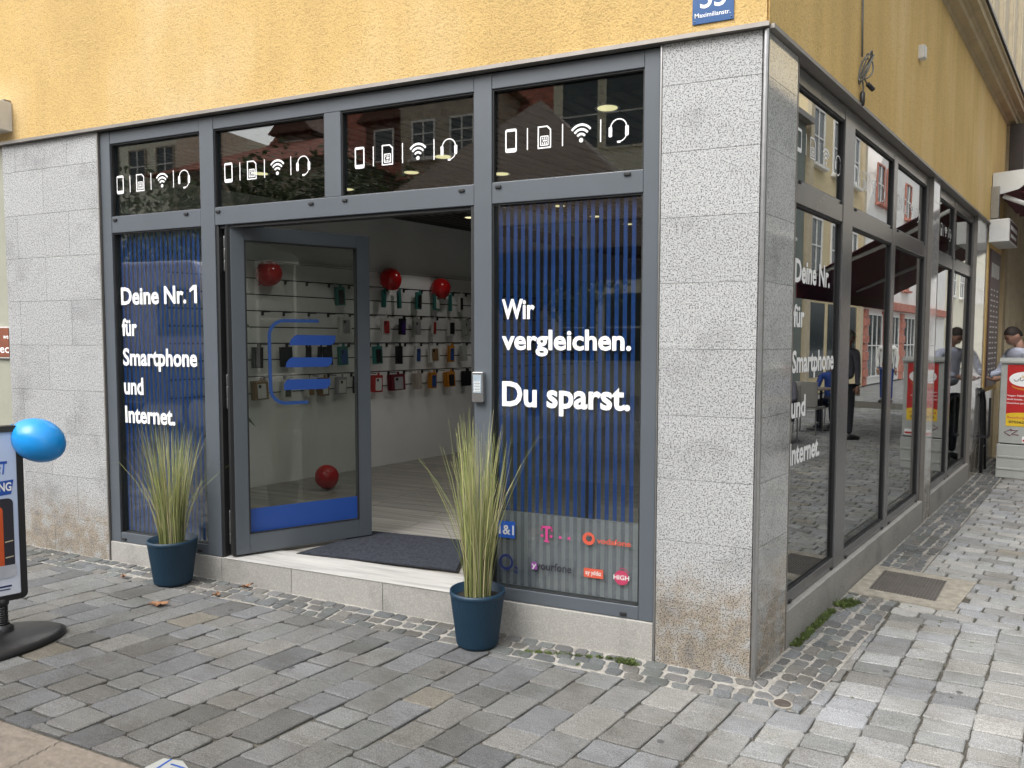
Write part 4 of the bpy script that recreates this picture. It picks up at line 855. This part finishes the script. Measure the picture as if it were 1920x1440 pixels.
# ------------------------------------------------------------------ people
def skin_obj(name, pts, edges, mat, parent, sub=1, root=0):
    me = bpy.data.meshes.new(name); me.from_pydata([p[:3] for p in pts], edges, []); me.materials.append(mat)
    o = bpy.data.objects.new(name, me); COL.objects.link(o); o.parent = parent
    sk = o.modifiers.new('skin', 'SKIN'); sk.use_smooth_shade = True
    for i, v in enumerate(me.skin_vertices[0].data): r = pts[i][3]; v.radius = (r if not isinstance(r, tuple) else r[0], r if not isinstance(r, tuple) else r[1]); v.use_root = (i == root)
    s = o.modifiers.new('sub', 'SUBSURF'); s.levels = sub; s.render_levels = sub; return o
def hand(v0, d, side, scale=1.0):
    """palm and five bent fingers as thin chains"""
    d = Vector(d).normalized(); lat = d.cross(Vector((0, 0, 1)));  lat = lat.normalized() if lat.length > .1 else Vector((1, 0, 0)); dn = d.cross(lat)
    mb = MB(); p = Vector(v0)
    mb.tube([p-d*.01, p+d*.03, p+d*.07, p+d*.09], [.022, .032, .036, .028], 8)
    for k, L in enumerate((.065, .075, .07, .055)):
        o = p+d*.078+lat*(k-1.5)*.018; mb.tube([o, o+d*L*.5, o+d*L*.85-dn*.018*side, o+d*L-dn*.04*side], [.0095, .009, .008, .006], 6)
    o = p+d*.02+lat*.03; mb.tube([o, o+(d+lat)*.028, o+d*.065+lat*.035], [.011, .010, .007], 6)
    return mb
def person(label, loc, rz, shirt, trousers, hair, sit=False, lean=0, head_pitch=0, arms=None, cap=None):
    t = thing('person', label, 'person', loc, rz); hp = .47 if sit else .93
    # local: faces -y, x to the person's left
    L_ = lean; sh = hp+.50; y_s = -math.sin(L_)*.5; zs = hp+math.cos(L_)*.5
    neck = Vector((0, y_s-.02*math.sin(L_), zs+.07)); hc = neck+Vector((0, -.03-.09*math.sin(head_pitch), .14*math.cos(head_pitch)+.0))
    # head: one surface with brow, nose, chin, ears
    mb = MB(); seg, rings = 24, 18; Q = Matrix.Rotation(head_pitch, 3, 'X'); hv = []; hf = []
    for i in range(rings+1):
        ph = PI*i/rings
        for k in range(seg):
            th = 2*PI*k/seg; x, y, z = math.sin(ph)*math.cos(th)*.076, math.sin(ph)*math.sin(th)*.096, math.cos(ph)*.118
            if z < -.02: f = 1-(-.02-z)*2.6; x *= f; y *= (f if y > 0 else 1-(-.02-z)*1.1)
            if y < 0 and abs(x) < .02 and -.045 < z < .025: y -= .022*(1-abs(x)/.02)*(1-(z+.045)/.07)
            if y < -.05 and .0 < z < .035 and .015 < abs(x) < .05: y += .008
            if abs(x) > .066 and -.03 < z < .03 and abs(y) < .03: x *= 1.13
            if y < -.06 and -.07 < z < -.055: y += .005
            hv.append(hc+Q @ Vector((x, y, z)))
    for i in range(rings):
        for k in range(seg): hf.append((i*seg+k, (i+1)*seg+k, (i+1)*seg+(k+1) % seg, i*seg+(k+1) % seg))
    mb.add(hv, hf); mb.tube([neck+Vector((0, .02, -.08)), neck+Vector((0, .0, .0)), hc+Q @ Vector((0, .02, -.06))], [.062, .055, .05], 14)
    arms = arms or ((.20, .0, -.55), (-.20, .0, -.55)); hands = []
    A = []
    for s, (ex, ey, ez) in zip((1, -1), arms):
        sp_ = Vector((s*.185, y_s, zs-.02)); el = sp_+Vector((s*.06, ey*.35+.03, -.27 if ez < -.3 else -.25)); wr = sp_+Vector((ex-s*.185+s*.02, ey, ez)); A.append((sp_, el, wr))
        h = hand(wr, wr-el, s); mb.add(h.v, h.f)
    body = obj('body', mb, M['skin'], t, smooth=True)
    # eyes and brows
    eb = MB()
    for s in (-1, 1):
        p = hc+Q @ Vector((s*.03, -.087, .012)); eb.lathe([(0, -.006), (.008, -.004), (.009, 0), (.007, .005), (0, .006)], 8, p)
        q = hc+Q @ Vector((s*.03, -.092, .032)); eb.box(q.x-.017, q.x+.017, q.y-.002, q.y+.006, q.z-.003, q.z+.003)
    q = hc+Q @ Vector((0, -.094, -.058)); eb.box(q.x-.02, q.x+.02, q.y-.002, q.y+.01, q.z-.002, q.z+.002); obj('face_features', eb, M['hair'], t)
    # hair shell
    hb = MB(); hv = []; hf = []
    rnd = random.Random(len(label))
    for i in range(rings+1):
        ph = PI*.64*i/rings
        for k in range(seg):
            th = 2*PI*k/seg; tt = -math.sin(th); lim = ph*(.78-(.30 if tt > 0 else .22)*tt)
            r = 1.08+rnd.uniform(-.02, .025); v = Vector((math.sin(lim)*math.cos(th)*.076*r, math.sin(lim)*math.sin(th)*.096*r+.004, math.cos(lim)*.118*r)); hv.append(hc+Q @ v)
    for i in range(rings):
        for k in range(seg): hf.append((i*seg+k, (i+1)*seg+k, (i+1)*seg+(k+1) % seg, i*seg+(k+1) % seg))
    obj('hair', hb.add(hv, hf), cap or hair, t, smooth=True)
    # shirt (torso + sleeves), trousers, shoes
    P = [(0, 0, hp+.02, (.165, .12)), (0, y_s*.35, hp+.2, (.15, .105)), (0, y_s*.7, hp+.36*math.cos(L_), (.17, .115)), (0, y_s, zs-.04, (.15, .095)), (neck.x, neck.y+.01, neck.z-.02, .06)]
    E_ = [(0, 1), (1, 2), (2, 3), (3, 4)]
    for sp_, el, wr in A:
        i = len(P); P += [(*sp_, .062), (*el, .048), (*(el+(wr-el)*.9), .036)]; E_ += [(3, i), (i, i+1), (i+1, i+2)]
    skin_obj('shirt', P, E_, shirt, t, 2)
    P = [(0, 0, hp, (.155, .11))]; E_ = []
    for s in (1, -1):
        i = len(P)
        if sit: P += [(s*.09, -.03, hp-.01, .09), (s*.11, -.42, hp, .068), (s*.11, -.45, hp-.06, .062), (s*.12, -.44, .10, .045)]; E_ += [(0, i), (i, i+1), (i+1, i+2), (i+2, i+3)]
        else: P += [(s*.095, 0, hp-.10, .088), (s*.10, -.01, .50, .062), (s*.105, .01, .09, .048)]; E_ += [(0, i), (i, i+1), (i+1, i+2)]
    skin_obj('trousers', P, E_, trousers, t, 2)
    for s in (1, -1):
        y = -.44 if sit else .01; m_ = MB().tube([(s*.11, y+.06, .045), (s*.112, y-.02, .05), (s*.118, y-.12, .036), (s*.12, y-.19, .03)], [.04, .046, .042, .026], 10); obj('shoe', m_, M['black'], t, smooth=True)
    return t
col_ = person('man in a pale blue shirt looking down behind the red poster cabinet', (2.46, 7.45, .03), R(-68), M['shirt'], M['trousers'], M['hair'], False, .05, .55, ((.16, -.32, -.30), (-.16, -.32, -.30)))
# shirt collar
# ------------------------------------------------------------------ utility cabinet
uc = thing('utility_cabinet', 'light grey street cabinet with a red and yellow restaurant poster at the right edge', 'cabinet', (2.098, 6.585, 0), TH-PI/2)
UW = .46
obj('plinth', MB().box(-.01, UW+.01, .0, .36, 0, .395), M['cab'], uc, bevel=.008)
for z in (.10, .24): obj('plinth_rib', MB().box(.0, UW, -.009, -.001, z, z+.022), M['cab'], uc, bevel=.003)
obj('plinth_rib', MB().box(.16, .175, -.012, -.0095, .02, .375), M['cab'], uc)
obj('housing', MB().box(.005, UW-.005, .012, .35, .408, 1.335), M['cab'], uc, bevel=.006); obj('shadow_gap', MB().box(.02, UW-.02, .02, .34, .395, .408), M['black'], uc)
obj('lid', MB().prism([(-.012, 1.336), (.37, 1.336), (.37, 1.365), (.30, 1.395), (.06, 1.395), (-.012, 1.365)], -.01, UW+.01, 'x'), M['cab'], uc, bevel=.004)
for z in (.55, .8, 1.0, 1.2): obj('rivet', MB().lathe([(0, 0), (.006, 0), (.006, .004), (0, .004)], 8, (.02, .010, z)), M['trim'], uc)
obj('poster', MB().poly(rrect(.24, .965, .34, .71, .004), .009), M['red_poster'], uc)
yb_ = [(.07, .61), (.41, .61), (.41, .745)]+[(.24+.17*math.cos(R(a)), .745+.025*math.sin(R(a))) for a in range(10, 180, 17)]+[(.07, .745)]
obj('poster_footer', MB().poly(yb_, .0082), M['yellow_p'], uc)
obj('oval_badge', MB().poly([(.24+.152*math.cos(R(a)), 1.155+.085*math.sin(R(a))) for a in range(0, 360, 15)], .0080), M['white_print'], uc)
mb = MB()
for P in ([(.135, 1.15), (.15, 1.13), (.175, 1.135), (.18, 1.155)], [(.195, 1.175), (.192, 1.145), (.21, 1.135), (.225, 1.145), (.23, 1.16)], [(.235, 1.14), (.255, 1.135), (.275, 1.15), (.265, 1.165)], [(.27, 1.175), (.33, 1.185)]): mb.tube([(p[0], .0065, p[1]) for p in P], .0035, 5)
obj('script_strokes', mb, M['blackprint'], uc); obj('badge_accent', MB().tube([(.205, .0065, 1.165), (.215, .0065, 1.20), (.235, .0065, 1.165), (.21, .0065, 1.185), (.245, .0065, 1.19)], .003, 5), M['yellow_p'], uc)
mb = MB().band([(.24+.15*math.cos(R(a)), 1.135+.088*math.sin(R(a))) for a in range(215, 326, 10)], [(.24+.15*math.cos(R(a)), 1.118+.09*math.sin(R(a))) for a in range(215, 326, 10)], .0078, False); obj('badge_ring', mb, plain('orange_ring', (.6, .2, .02), .5), uc)
for z, s_, x1 in ((.955, 'Vegan Falafel Box', .32), (.912, 'Grill Schale, Shawarma', .37), (.868, 'Gerichte jeden Tag', .34)): text(s_, .075, x1, z, .018, .008, M['white_print'], uc, bold=.015, name='poster_text')
text('Bestellung Telefon', .085, .38, .70, .026, .0075, M['redprint'], uc, bold=.015, name='poster_text'); text('07556296202', .10, .37, .645, .028, .0075, M['blackprint'], uc, bold=.025, name='poster_text')
mb = MB()
for P in ([(.13, .575), (.06, .535), (.12, .495)], [(.12, .56), (.19, .565), (.13, .515), (.20, .51)]):
    mb.tube([(p[0], .0105, p[1]) for p in P], .006, 5)
obj('graffiti', mb, M['magenta'] if False else plain('graffiti_maroon', (.16, .02, .05), .6), uc)
obj('sticker', MB().poly(rrect(.33, .462, .19, .07, .003), .0095), M['white_print'], uc); obj('sticker_bar', MB().poly(rrect(.33, .45, .18, .025, .002), .0085), M['red_poster'], uc)
# folded bent frame chair leaning in the passage
fc = thing('folding_chair', 'black folded metal chair leaning between the side wall and the cabinet', 'chair', (1.965, 6.85, 0), TH)
obj('leg', MB().tube([(0, -.02, 0), (.04, -.01, .45), (.03, .0, .85), (-.05, .01, 1.02), (-.12, .02, .95)], .018, 8), M['black'], fc, smooth=True)
obj('leg', MB().tube([(.35, -.02, 0), (.32, -.01, .45), (.3, .0, .85), (.2, .01, 1.0), (.03, .0, .98)], .015, 8), M['black'], fc, smooth=True)
obj('seat', MB().tube([(-.12, -.10, .46), (-.12, -.10, .92)], .012, 6).tube([(-.12, .08, .46), (-.12, .08, .92)], .012, 6).box(-.13, -.11, -.10, .08, .44, .47), M['black'], fc)
obj('rung', MB().tube([(.04, -.01, .3), (.32, -.01, .3)], .01, 6), M['black'], fc)
# ------------------------------------------------------------------ what stands opposite (mirrored in the glass)
def win(par, x0, x1, z0, z1, y, d=1, fm='whitef', bars=(1, 1), sill=True):
    f = .06; o = obj('window', MB().box(x0-f, x0, y, y-.05*d, z0-f, z1+f).box(x1, x1+f, y, y-.05*d, z0-f, z1+f).box(x0, x1, y, y-.05*d, z1, z1+f).box(x0, x1, y, y-.05*d, z0-f, z0), M[fm], par)
    obj('pane', MB().box(x0, x1, y-.005*d, y-.015*d, z0, z1), M['dkwin'], o); b_ = MB()
    for k in range(bars[0]): x = x0+(x1-x0)*(k+1)/(bars[0]+1); b_.box(x-.025, x+.025, y-.016*d, y-.04*d, z0, z1)
    for k in range(bars[1]): z = z0+(z1-z0)*(k+1)/(bars[1]+1); b_.box(x0, x1, y-.0165*d, y-.038*d, z-.02, z+.02)
    if bars[0]+bars[1]: obj('glazing_bar', b_, M['whitef'], o)
    if sill: obj('sill', MB().box(x0-.15, x1+.15, y, y-.16*d, z0-f-.08, z0-f-.001), M[fm], o)
    return o
def tiles_roof(par, quadp, m, n_rows, name='roof'):
    # stepped tile courses on a sloping quad a(b) bottom, c(d) top
    a, b_, c, d = [Vector(p) for p in quadp]; nrm = (b_-a).cross(d-a).normalized(); mb = MB()
    for k in range(n_rows):
        f0, f1 = k/n_rows, (k+1)/n_rows; l0, r0, l1, r1 = a.lerp(d, f0), b_.lerp(c, f0), a.lerp(d, f1), b_.lerp(c, f1); up = nrm*.05
        mb.add([l0+up, r0+up, r1, l1, l0, r0], [(0,1,2,3),(4,5,1,0)])
    return obj(name, mb, M[m], par)
# across the square in front: y = -16 facing +y (windows' outward side is +y so d=-1)
hA = thing('cream_house', 'cream rendered house with grey window surrounds mirrored in the first top window', 'house', (0, -16, 0))
obj('wall', MB().box(-32, -20.9, -8, 0, -.5, 9.4), M['cream'], hA)
for x in (-30.2, -28.4, -26.4, -24.6):
    for z in (2.4, 4.9, 7.3): win(hA, x, x+.8, z, z+1.3, .01, -1, 'sand')
for x in (-23.15, -21.8):
    for z in (2.2, 4.7, 7.2): win(hA, x, x+.75, z, z+1.1, .01, -1, 'sand')
tiles_roof(hA, [(-32.3, .4, 9.3), (-20.6, .4, 9.3), (-22, -4, 12.5), (-32, -4, 12.5)], 'tile_d', 22)
hB = thing('low_red_roof_house', 'low house with a red tiled hipped roof mirrored in the second top window', 'house', (0, -15, 0))
obj('wall', MB().box(-20.2, -13.6, -6, 0, -.5, 7.2), M['sand'], hB)
tiles_roof(hB, [(-20.8, .5, 7.0), (-13.0, .5, 7.0), (-16.0, -3, 8.6), (-18.0, -3, 8.6)], 'tile', 14)
tiles_roof(hB, [(-20.8, -6.5, 7.0), (-20.8, .5, 7.0), (-18, -3, 8.6), (-18, -3.01, 8.6)], 'tile', 14); tiles_roof(hB, [(-13.0, .5, 7.0), (-13, -6.5, 7.0), (-16, -3.01, 8.6), (-16, -3, 8.6)], 'tile', 14)
for x in (-19.2, -17.4, -15.6): 
    for z in (1.2, 4.2): win(hB, x, x+.9, z, z+1.4, .01, -1)
hC = thing('large_red_roof_house', 'big red roofed house with dormers and stone gable mirrored in the third top window', 'house', (0, -18, 0))
obj('wall', MB().box(-20, -7.6, -8, 0, -.5, 7.0), M['sand'], hC)
tiles_roof(hC, [(-20.4, .5, 6.8), (-7.2, .5, 6.8), (-8.5, -5, 12.8), (-19.5, -5, 12.8)], 'tile', 34)
for x in (-14.6, -18.4):
    dmr = obj('dormer', MB().box(x, x+1.5, -2.4, -.25, 7.2, 9.0), M['tile_d'], hC); obj('window', MB().box(x+.35, x+1.15, -.24, -.2, 7.6, 8.7), M['whitef'], dmr); obj('pane', MB().box(x+.42, x+1.08, -.199, -.19, 7.67, 8.63), M['dkwin'], dmr)
    obj('dormer_roof', MB().prism([(x-.25, 8.95), (x+1.75, 8.95), (x+.75, 9.9)], -3, .0, 'y'), M['tile_d'], dmr)
gb = obj('stone_gable', MB().box(-12.9, -9.6, -3, .25, 6.2, 9.6), M['sand'], hC); obj('gable_roof', MB().prism([(-13.2, 9.62), (-9.3, 9.62), (-11.25, 11)], -3.2, .3, 'y'), M['sand'], gb)
for x in (-12.4, -11.0): win(hC, x, x+.75, 7.5, 8.6, .27, -1, 'whitef', (1, 2))
hD = thing('modern_cream_block', 'cream block with wide grid windows mirrored in the fourth top window', 'building', (0, -17, 0))
obj('wall', MB().box(-7.3, 14, -8, 0, -.5, 9.6), M['cream'], hD)
for k in range(16):
    x = -7.0+k*1.3
    for z in (1.0, 4.2, 7.0): win(hD, x, x+1.05, z, z+1.9, .02, -1, 'cream', (0, 1), False)
obj('roof_edge', MB().box(-7.6, 14, -8, .3, 9.602, 9.85), M['trim'], hD); 
obj('railing', MB().tube([(-7.3, .1, 10.6), (14, .1, 10.6)], .03, 6).tube([(-7.3, .1, 10.2), (14, .1, 10.2)], .02, 6), M['trim'], hD)
def tree(x, y, h, seed, label):
    rnd = random.Random(seed); t = thing('street_tree', label, 'tree', (x, y, gz(x)), 0, 'trees across the square')
    tr = MB().tube([(0, 0, 0), (.03, 0, h*.35), (0, .05, h*.55), (.1, 0, h*.85)], [.16, .12, .09, .03], 10)
    for k in range(7): a = k*.9; tr.tube([(0, 0, h*.42), (math.cos(a)*h*.15, math.sin(a)*h*.15, h*.62), (math.cos(a)*h*.27, math.sin(a)*h*.27, h*.75)], [.06, .04, .015], 6)
    obj('trunk', tr, M['bark'], t); mb = MB()
    cl = [(rnd.uniform(-.3, .3)*h, rnd.uniform(-.25, .25)*h, rnd.uniform(.45, .95)*h, rnd.uniform(.08, .16)*h) for _ in range(26)]
    for k in range(3200):
        c = cl[rnd.randrange(26)]; v = Vector((rnd.gauss(0, 1), rnd.gauss(0, 1), rnd.gauss(0, 1))).normalized()*c[3]*rnd.uniform(.5, 1.1); p = Vector(c[:3])+v
        a = Vector((rnd.uniform(-1, 1), rnd.uniform(-1, 1), rnd.uniform(-1, 1))).normalized(); b_ = a.cross(Vector((rnd.uniform(-1, 1), rnd.uniform(-1, 1), 1))).normalized(); s = rnd.uniform(.05, .11)
        mb.add([p-a*s, p+b_*s*.6, p+a*s, p-b_*s*.6], [(0,1,2,3)])
    obj('crown', mb, M['foliage'], t)['kind'] = 'stuff'
for k, x in enumerate((-17.5, -15.2, -12.9, -10.8, -8.7, -6.9, -5.2)): tree(x, -10.2-(k % 2)*.6, (5.7, 5.2, 5.5, 5.1, 5.4, 5.0, 4.7)[k], 40+k, ('farthest left', 'second from the left', 'third from the left', 'middle', 'third from the right', 'second from the right', 'rightmost')[k]+' street tree mirrored in the top windows')
tn = thing('market_canopy', 'brown pointed market canopy with grey edge mirrored in the fourth top window', 'canopy', (-3.6, -6.4, 0))
ap = (0, 0, 5.0); c4 = [(-2.2, -2.2, 2.9), (2.2, -2.2, 2.9), (2.2, 2.2, 2.9), (-2.2, 2.2, 2.9)]
mb = MB().add([ap]+c4+[(p[0], p[1], 2.88) for p in c4], [(0,1,2),(0,2,3),(0,3,4),(0,4,1),(1,5,6,2),(2,6,7,3),(3,7,8,4),(4,8,5,1)]); obj('roof', mb, M['brown_tent'], tn)
obj('valance', MB().box(-2.2, 2.2, 2.2, 2.21, 2.6, 2.879).box(2.2, 2.21, -2.2, 2.199, 2.6, 2.879).box(-2.21, -2.2, -2.2, 2.199, 2.6, 2.879).box(-2.2, 2.2, -2.21, -2.2, 2.6, 2.879), M['lilac'], tn)
for p in c4: obj('leg', MB().tube([(p[0]*.98, p[1]*.98, 0), (p[0]*.98, p[1]*.98, 2.9)], .035, 8), M['white'], tn)
vn = thing('delivery_van', 'pale blue and dark blue delivery van parked on the square, mirrored in the left window', 'van', (-10.2, -5.6, gz(-10)))
obj('body', MB().prism([(-2.9, .45), (2.9, .45), (2.95, 1.2), (2.6, 1.45), (2.0, 2.25), (1.75, 2.62), (-2.9, 2.68), (-2.95, 1.0)], -1.0, 1.0, 'y'), M['vanblue'], vn, bevel=.06)
obj('lower_panel', MB().box(-2.8, 2.7, 1.001, 1.03, .5, 1.25), M['vandark'], vn); obj('window', MB().prism([(1.1, 1.5), (2.3, 1.5), (1.85, 2.2), (1.1, 2.25)], 1.002, 1.012, 'y'), M['dkwin'], vn)
for x in (-1.9, 1.9):
    for s in (-.92, .92):
        wv = MB().lathe([(.12, -.11), (.33, -.11), (.36, -.08), (.36, .08), (.33, .11), (.12, .11)], 28); wv.v = [(v[0], v[2]+s, v[1]+.36) for v in wv.v]
        wh = obj('wheel', wv, M['black'], vn, loc=(x, 0, 0)); rv = MB().lathe([(0, -.1), (.2, -.1), (.21, .1), (0, .1)], 20); rv.v = [(v[0], v[2]+s*1.02, v[1]+.36) for v in rv.v]; obj('rim', rv, M['steel'], wh)
for y in (-.7, .7): obj('headlight', MB().box(2.93, 2.99, y-.15, y+.15, .85, 1.05), M['white_print'], vn, bevel=.01)
# across the side street: plane 5.6 m out, facing the shop
OS = 5.6
def side(name, label, cat, u): p = BV*u-NV*OS; return thing(name, label, cat, (p.x, p.y, 0), TH)
h1 = side('grey_green_building', 'dark grey green first house across the side street, mirrored in the side window', 'building', 2)
obj('wall', MB().box(-4, 16.2, -7, 0, 0, 7.55), M['greenf'], h1)
for k in range(9):
    for z in (1.0, 4.4): win(h1, -3+k*2.1, -1.8+k*2.1, z, z+1.9, .01, -1)
obj('roof_edge', MB().box(-4, 16.2, -7, .25, 7.552, 7.7), M['trim'], h1)
h2 = side('ochre_building', 'pale yellow facade with tall cream windows mirrored in the side window', 'building', 18.3)
obj('wall', MB().box(0, 6.0, -7, 0, 0, 10.5), M['ochre'], h2)
for k in range(3):
    for z in (3.6, 6.7): win(h2, .5+k*1.9, 1.4+k*1.9, z, z+1.5, .01, -1)
obj('pilaster', MB().box(0, .3, .0, .12, 0, 10.5), M['beige2'], h2); obj('pilaster', MB().box(5.7, 5.99, .0, .12, 0, 10.5), M['beige2'], h2); obj('string_course', MB().box(.3, 5.7, .0, .14, 3.1, 3.3), M['beige2'], h2)
for k in range(3): obj('shop_window', MB().box(.5+k*1.8, 1.9+k*1.8, .002, .03, .5, 2.7), M['dkwin'], h2)
h3 = side('white_gable_house', 'white gabled house with pink window surrounds mirrored in the side windows', 'house', 24.4)
obj('wall', MB().prism([(0, 0), (16, 0), (16, 7), (9.5, 14), (3.6, 9.6), (0, 5.6)], -7, 0, 'y'), M['whitef'], h3)
tiles_roof(h3, [(-.3, -.6, 5.2), (3.6, -.6, 9.6), (3.6, -6, 12.5), (-.3, -6, 11)], 'tile', 20)
obj('side_roof', MB().prism([(-.35, 5.4), (3.5, 9.9), (3.5, 13), (-.35, 13)], -1.6, -1.2, 'y'), M['tile'], h3)
for x, z in ((1.6, 6.6), (3.0, 6.6), (6.2, 6.6), (9, 6.6), (1.6, 3.7), (6.2, 3.7), (9, 3.7)): win(h3, x, x+.9, z, z+1.3, .02, -1, 'pinks')
for x in (.2, 3.0, 6.0, 9.0):
    pc = MB()
    for k in range(9): pc.box(x-.04*(k % 2), x+.45+.04*(k % 2), .0, .10+.03*(k % 2), k*.3, k*.3+.28)
    obj('column', pc, M['pinks'], h3)
obj('string_course', MB().box(0, 16, .002, .25, 2.75, 3.05), M['pinks'], h3)
for x in (.8, 3.6, 6.6, 9.6): win(h3, x, x+2.0, .3, 2.5, .02, -1, 'whitef', (2, 1), False)
h4 = side('far_cream_building', 'plain cream building closing the side street beyond the white gable', 'building', 41)
obj('wall', MB().box(0, 20, -7, 0, 0, 9), M['cream'], h4)
for k in range(7): win(h4, 1+k*2.6, 2.2+k*2.6, 4, 5.6, .01, -1)
# cafe seating out of frame to the right, mirrored in the side windows
def at_side(u, off): p = BV*u-NV*off; return (p.x, p.y, 0)
def cafe_chair(u, off, rz, label):
    t = thing('cafe_chair', label, 'chair', at_side(u, off), rz, 'cafe chairs on the side street'); m = cm_((.25, .24, .22))
    obj('seat', MB().box(-.22, .22, -.22, .22, .43, .46), m, t, bevel=.01); obj('backrest', MB().box(-.22, .22, .2, .23, .47, .9), m, t, bevel=.01)
    for x in (-.19, .19):
        for y in (-.19, .19): obj('leg', MB().tube([(x, y, 0), (x*.95, y*.95, .43)], .012, 6), M['steel'], t)
def cafe_table(u, off, label):
    t = thing('cafe_table', label, 'table', at_side(u, off), TH, 'cafe tables on the side street')
    obj('tabletop', MB().lathe([(0, .72), (.34, .72), (.35, .73), (.35, .745), (0, .75)], 28), cm_((.2, .16, .12)), t); obj('leg', MB().tube([(0, 0, .02), (0, 0, .72)], .025, 8).lathe([(.0, 0), (.24, 0), (.22, .02), (0, .03)], 20), M['black'], t)
cafe_table(7.4, 2.6, 'round brown cafe table beside the woman in grey'); cafe_table(10.4, 2.7, 'round brown cafe table under the burgundy awning')
cafe_chair(8.1, 2.6, TH-PI/2, 'light cafe chair under the seated person in grey'); cafe_chair(6.7, 2.6, TH+PI/2, 'light cafe chair nearest the drain grate'); cafe_chair(11.1, 2.7, TH-PI/2, 'light cafe chair under the seated person in blue'); cafe_chair(9.7, 2.7, TH+PI/2, 'empty light cafe chair between the two cafe tables')
p = at_side(8.1, 2.6); person('seated person in a dark grey coat at the cafe table, mirrored in the side window', p, TH-PI/2, M['coat'], M['trousers'], M['hair'], True, .1, .3, ((.15, -.35, -.25), (-.15, -.35, -.25)))
p = at_side(11.1, 2.7); person('seated person in a blue jacket at the farther cafe table', p, TH-PI/2, M['bluecoat'], M['trousers'], M['hair'], True, .1, .2, ((.15, -.35, -.25), (-.15, -.35, -.25)))
p = at_side(9.3, 2.0); person('standing passer-by in a grey coat with a pale cap, mirrored in the side window', p, TH+R(120), M['coat'], M['trousers'], M['hair'], False, .05, .1, None, M['cab'])
p = at_side(17.5, 3.2); person('distant pedestrian in a white top and dark trousers up the side street', p, TH-R(90), M['whitef'], M['bluecoat'], M['hair'], False, .0, .0)
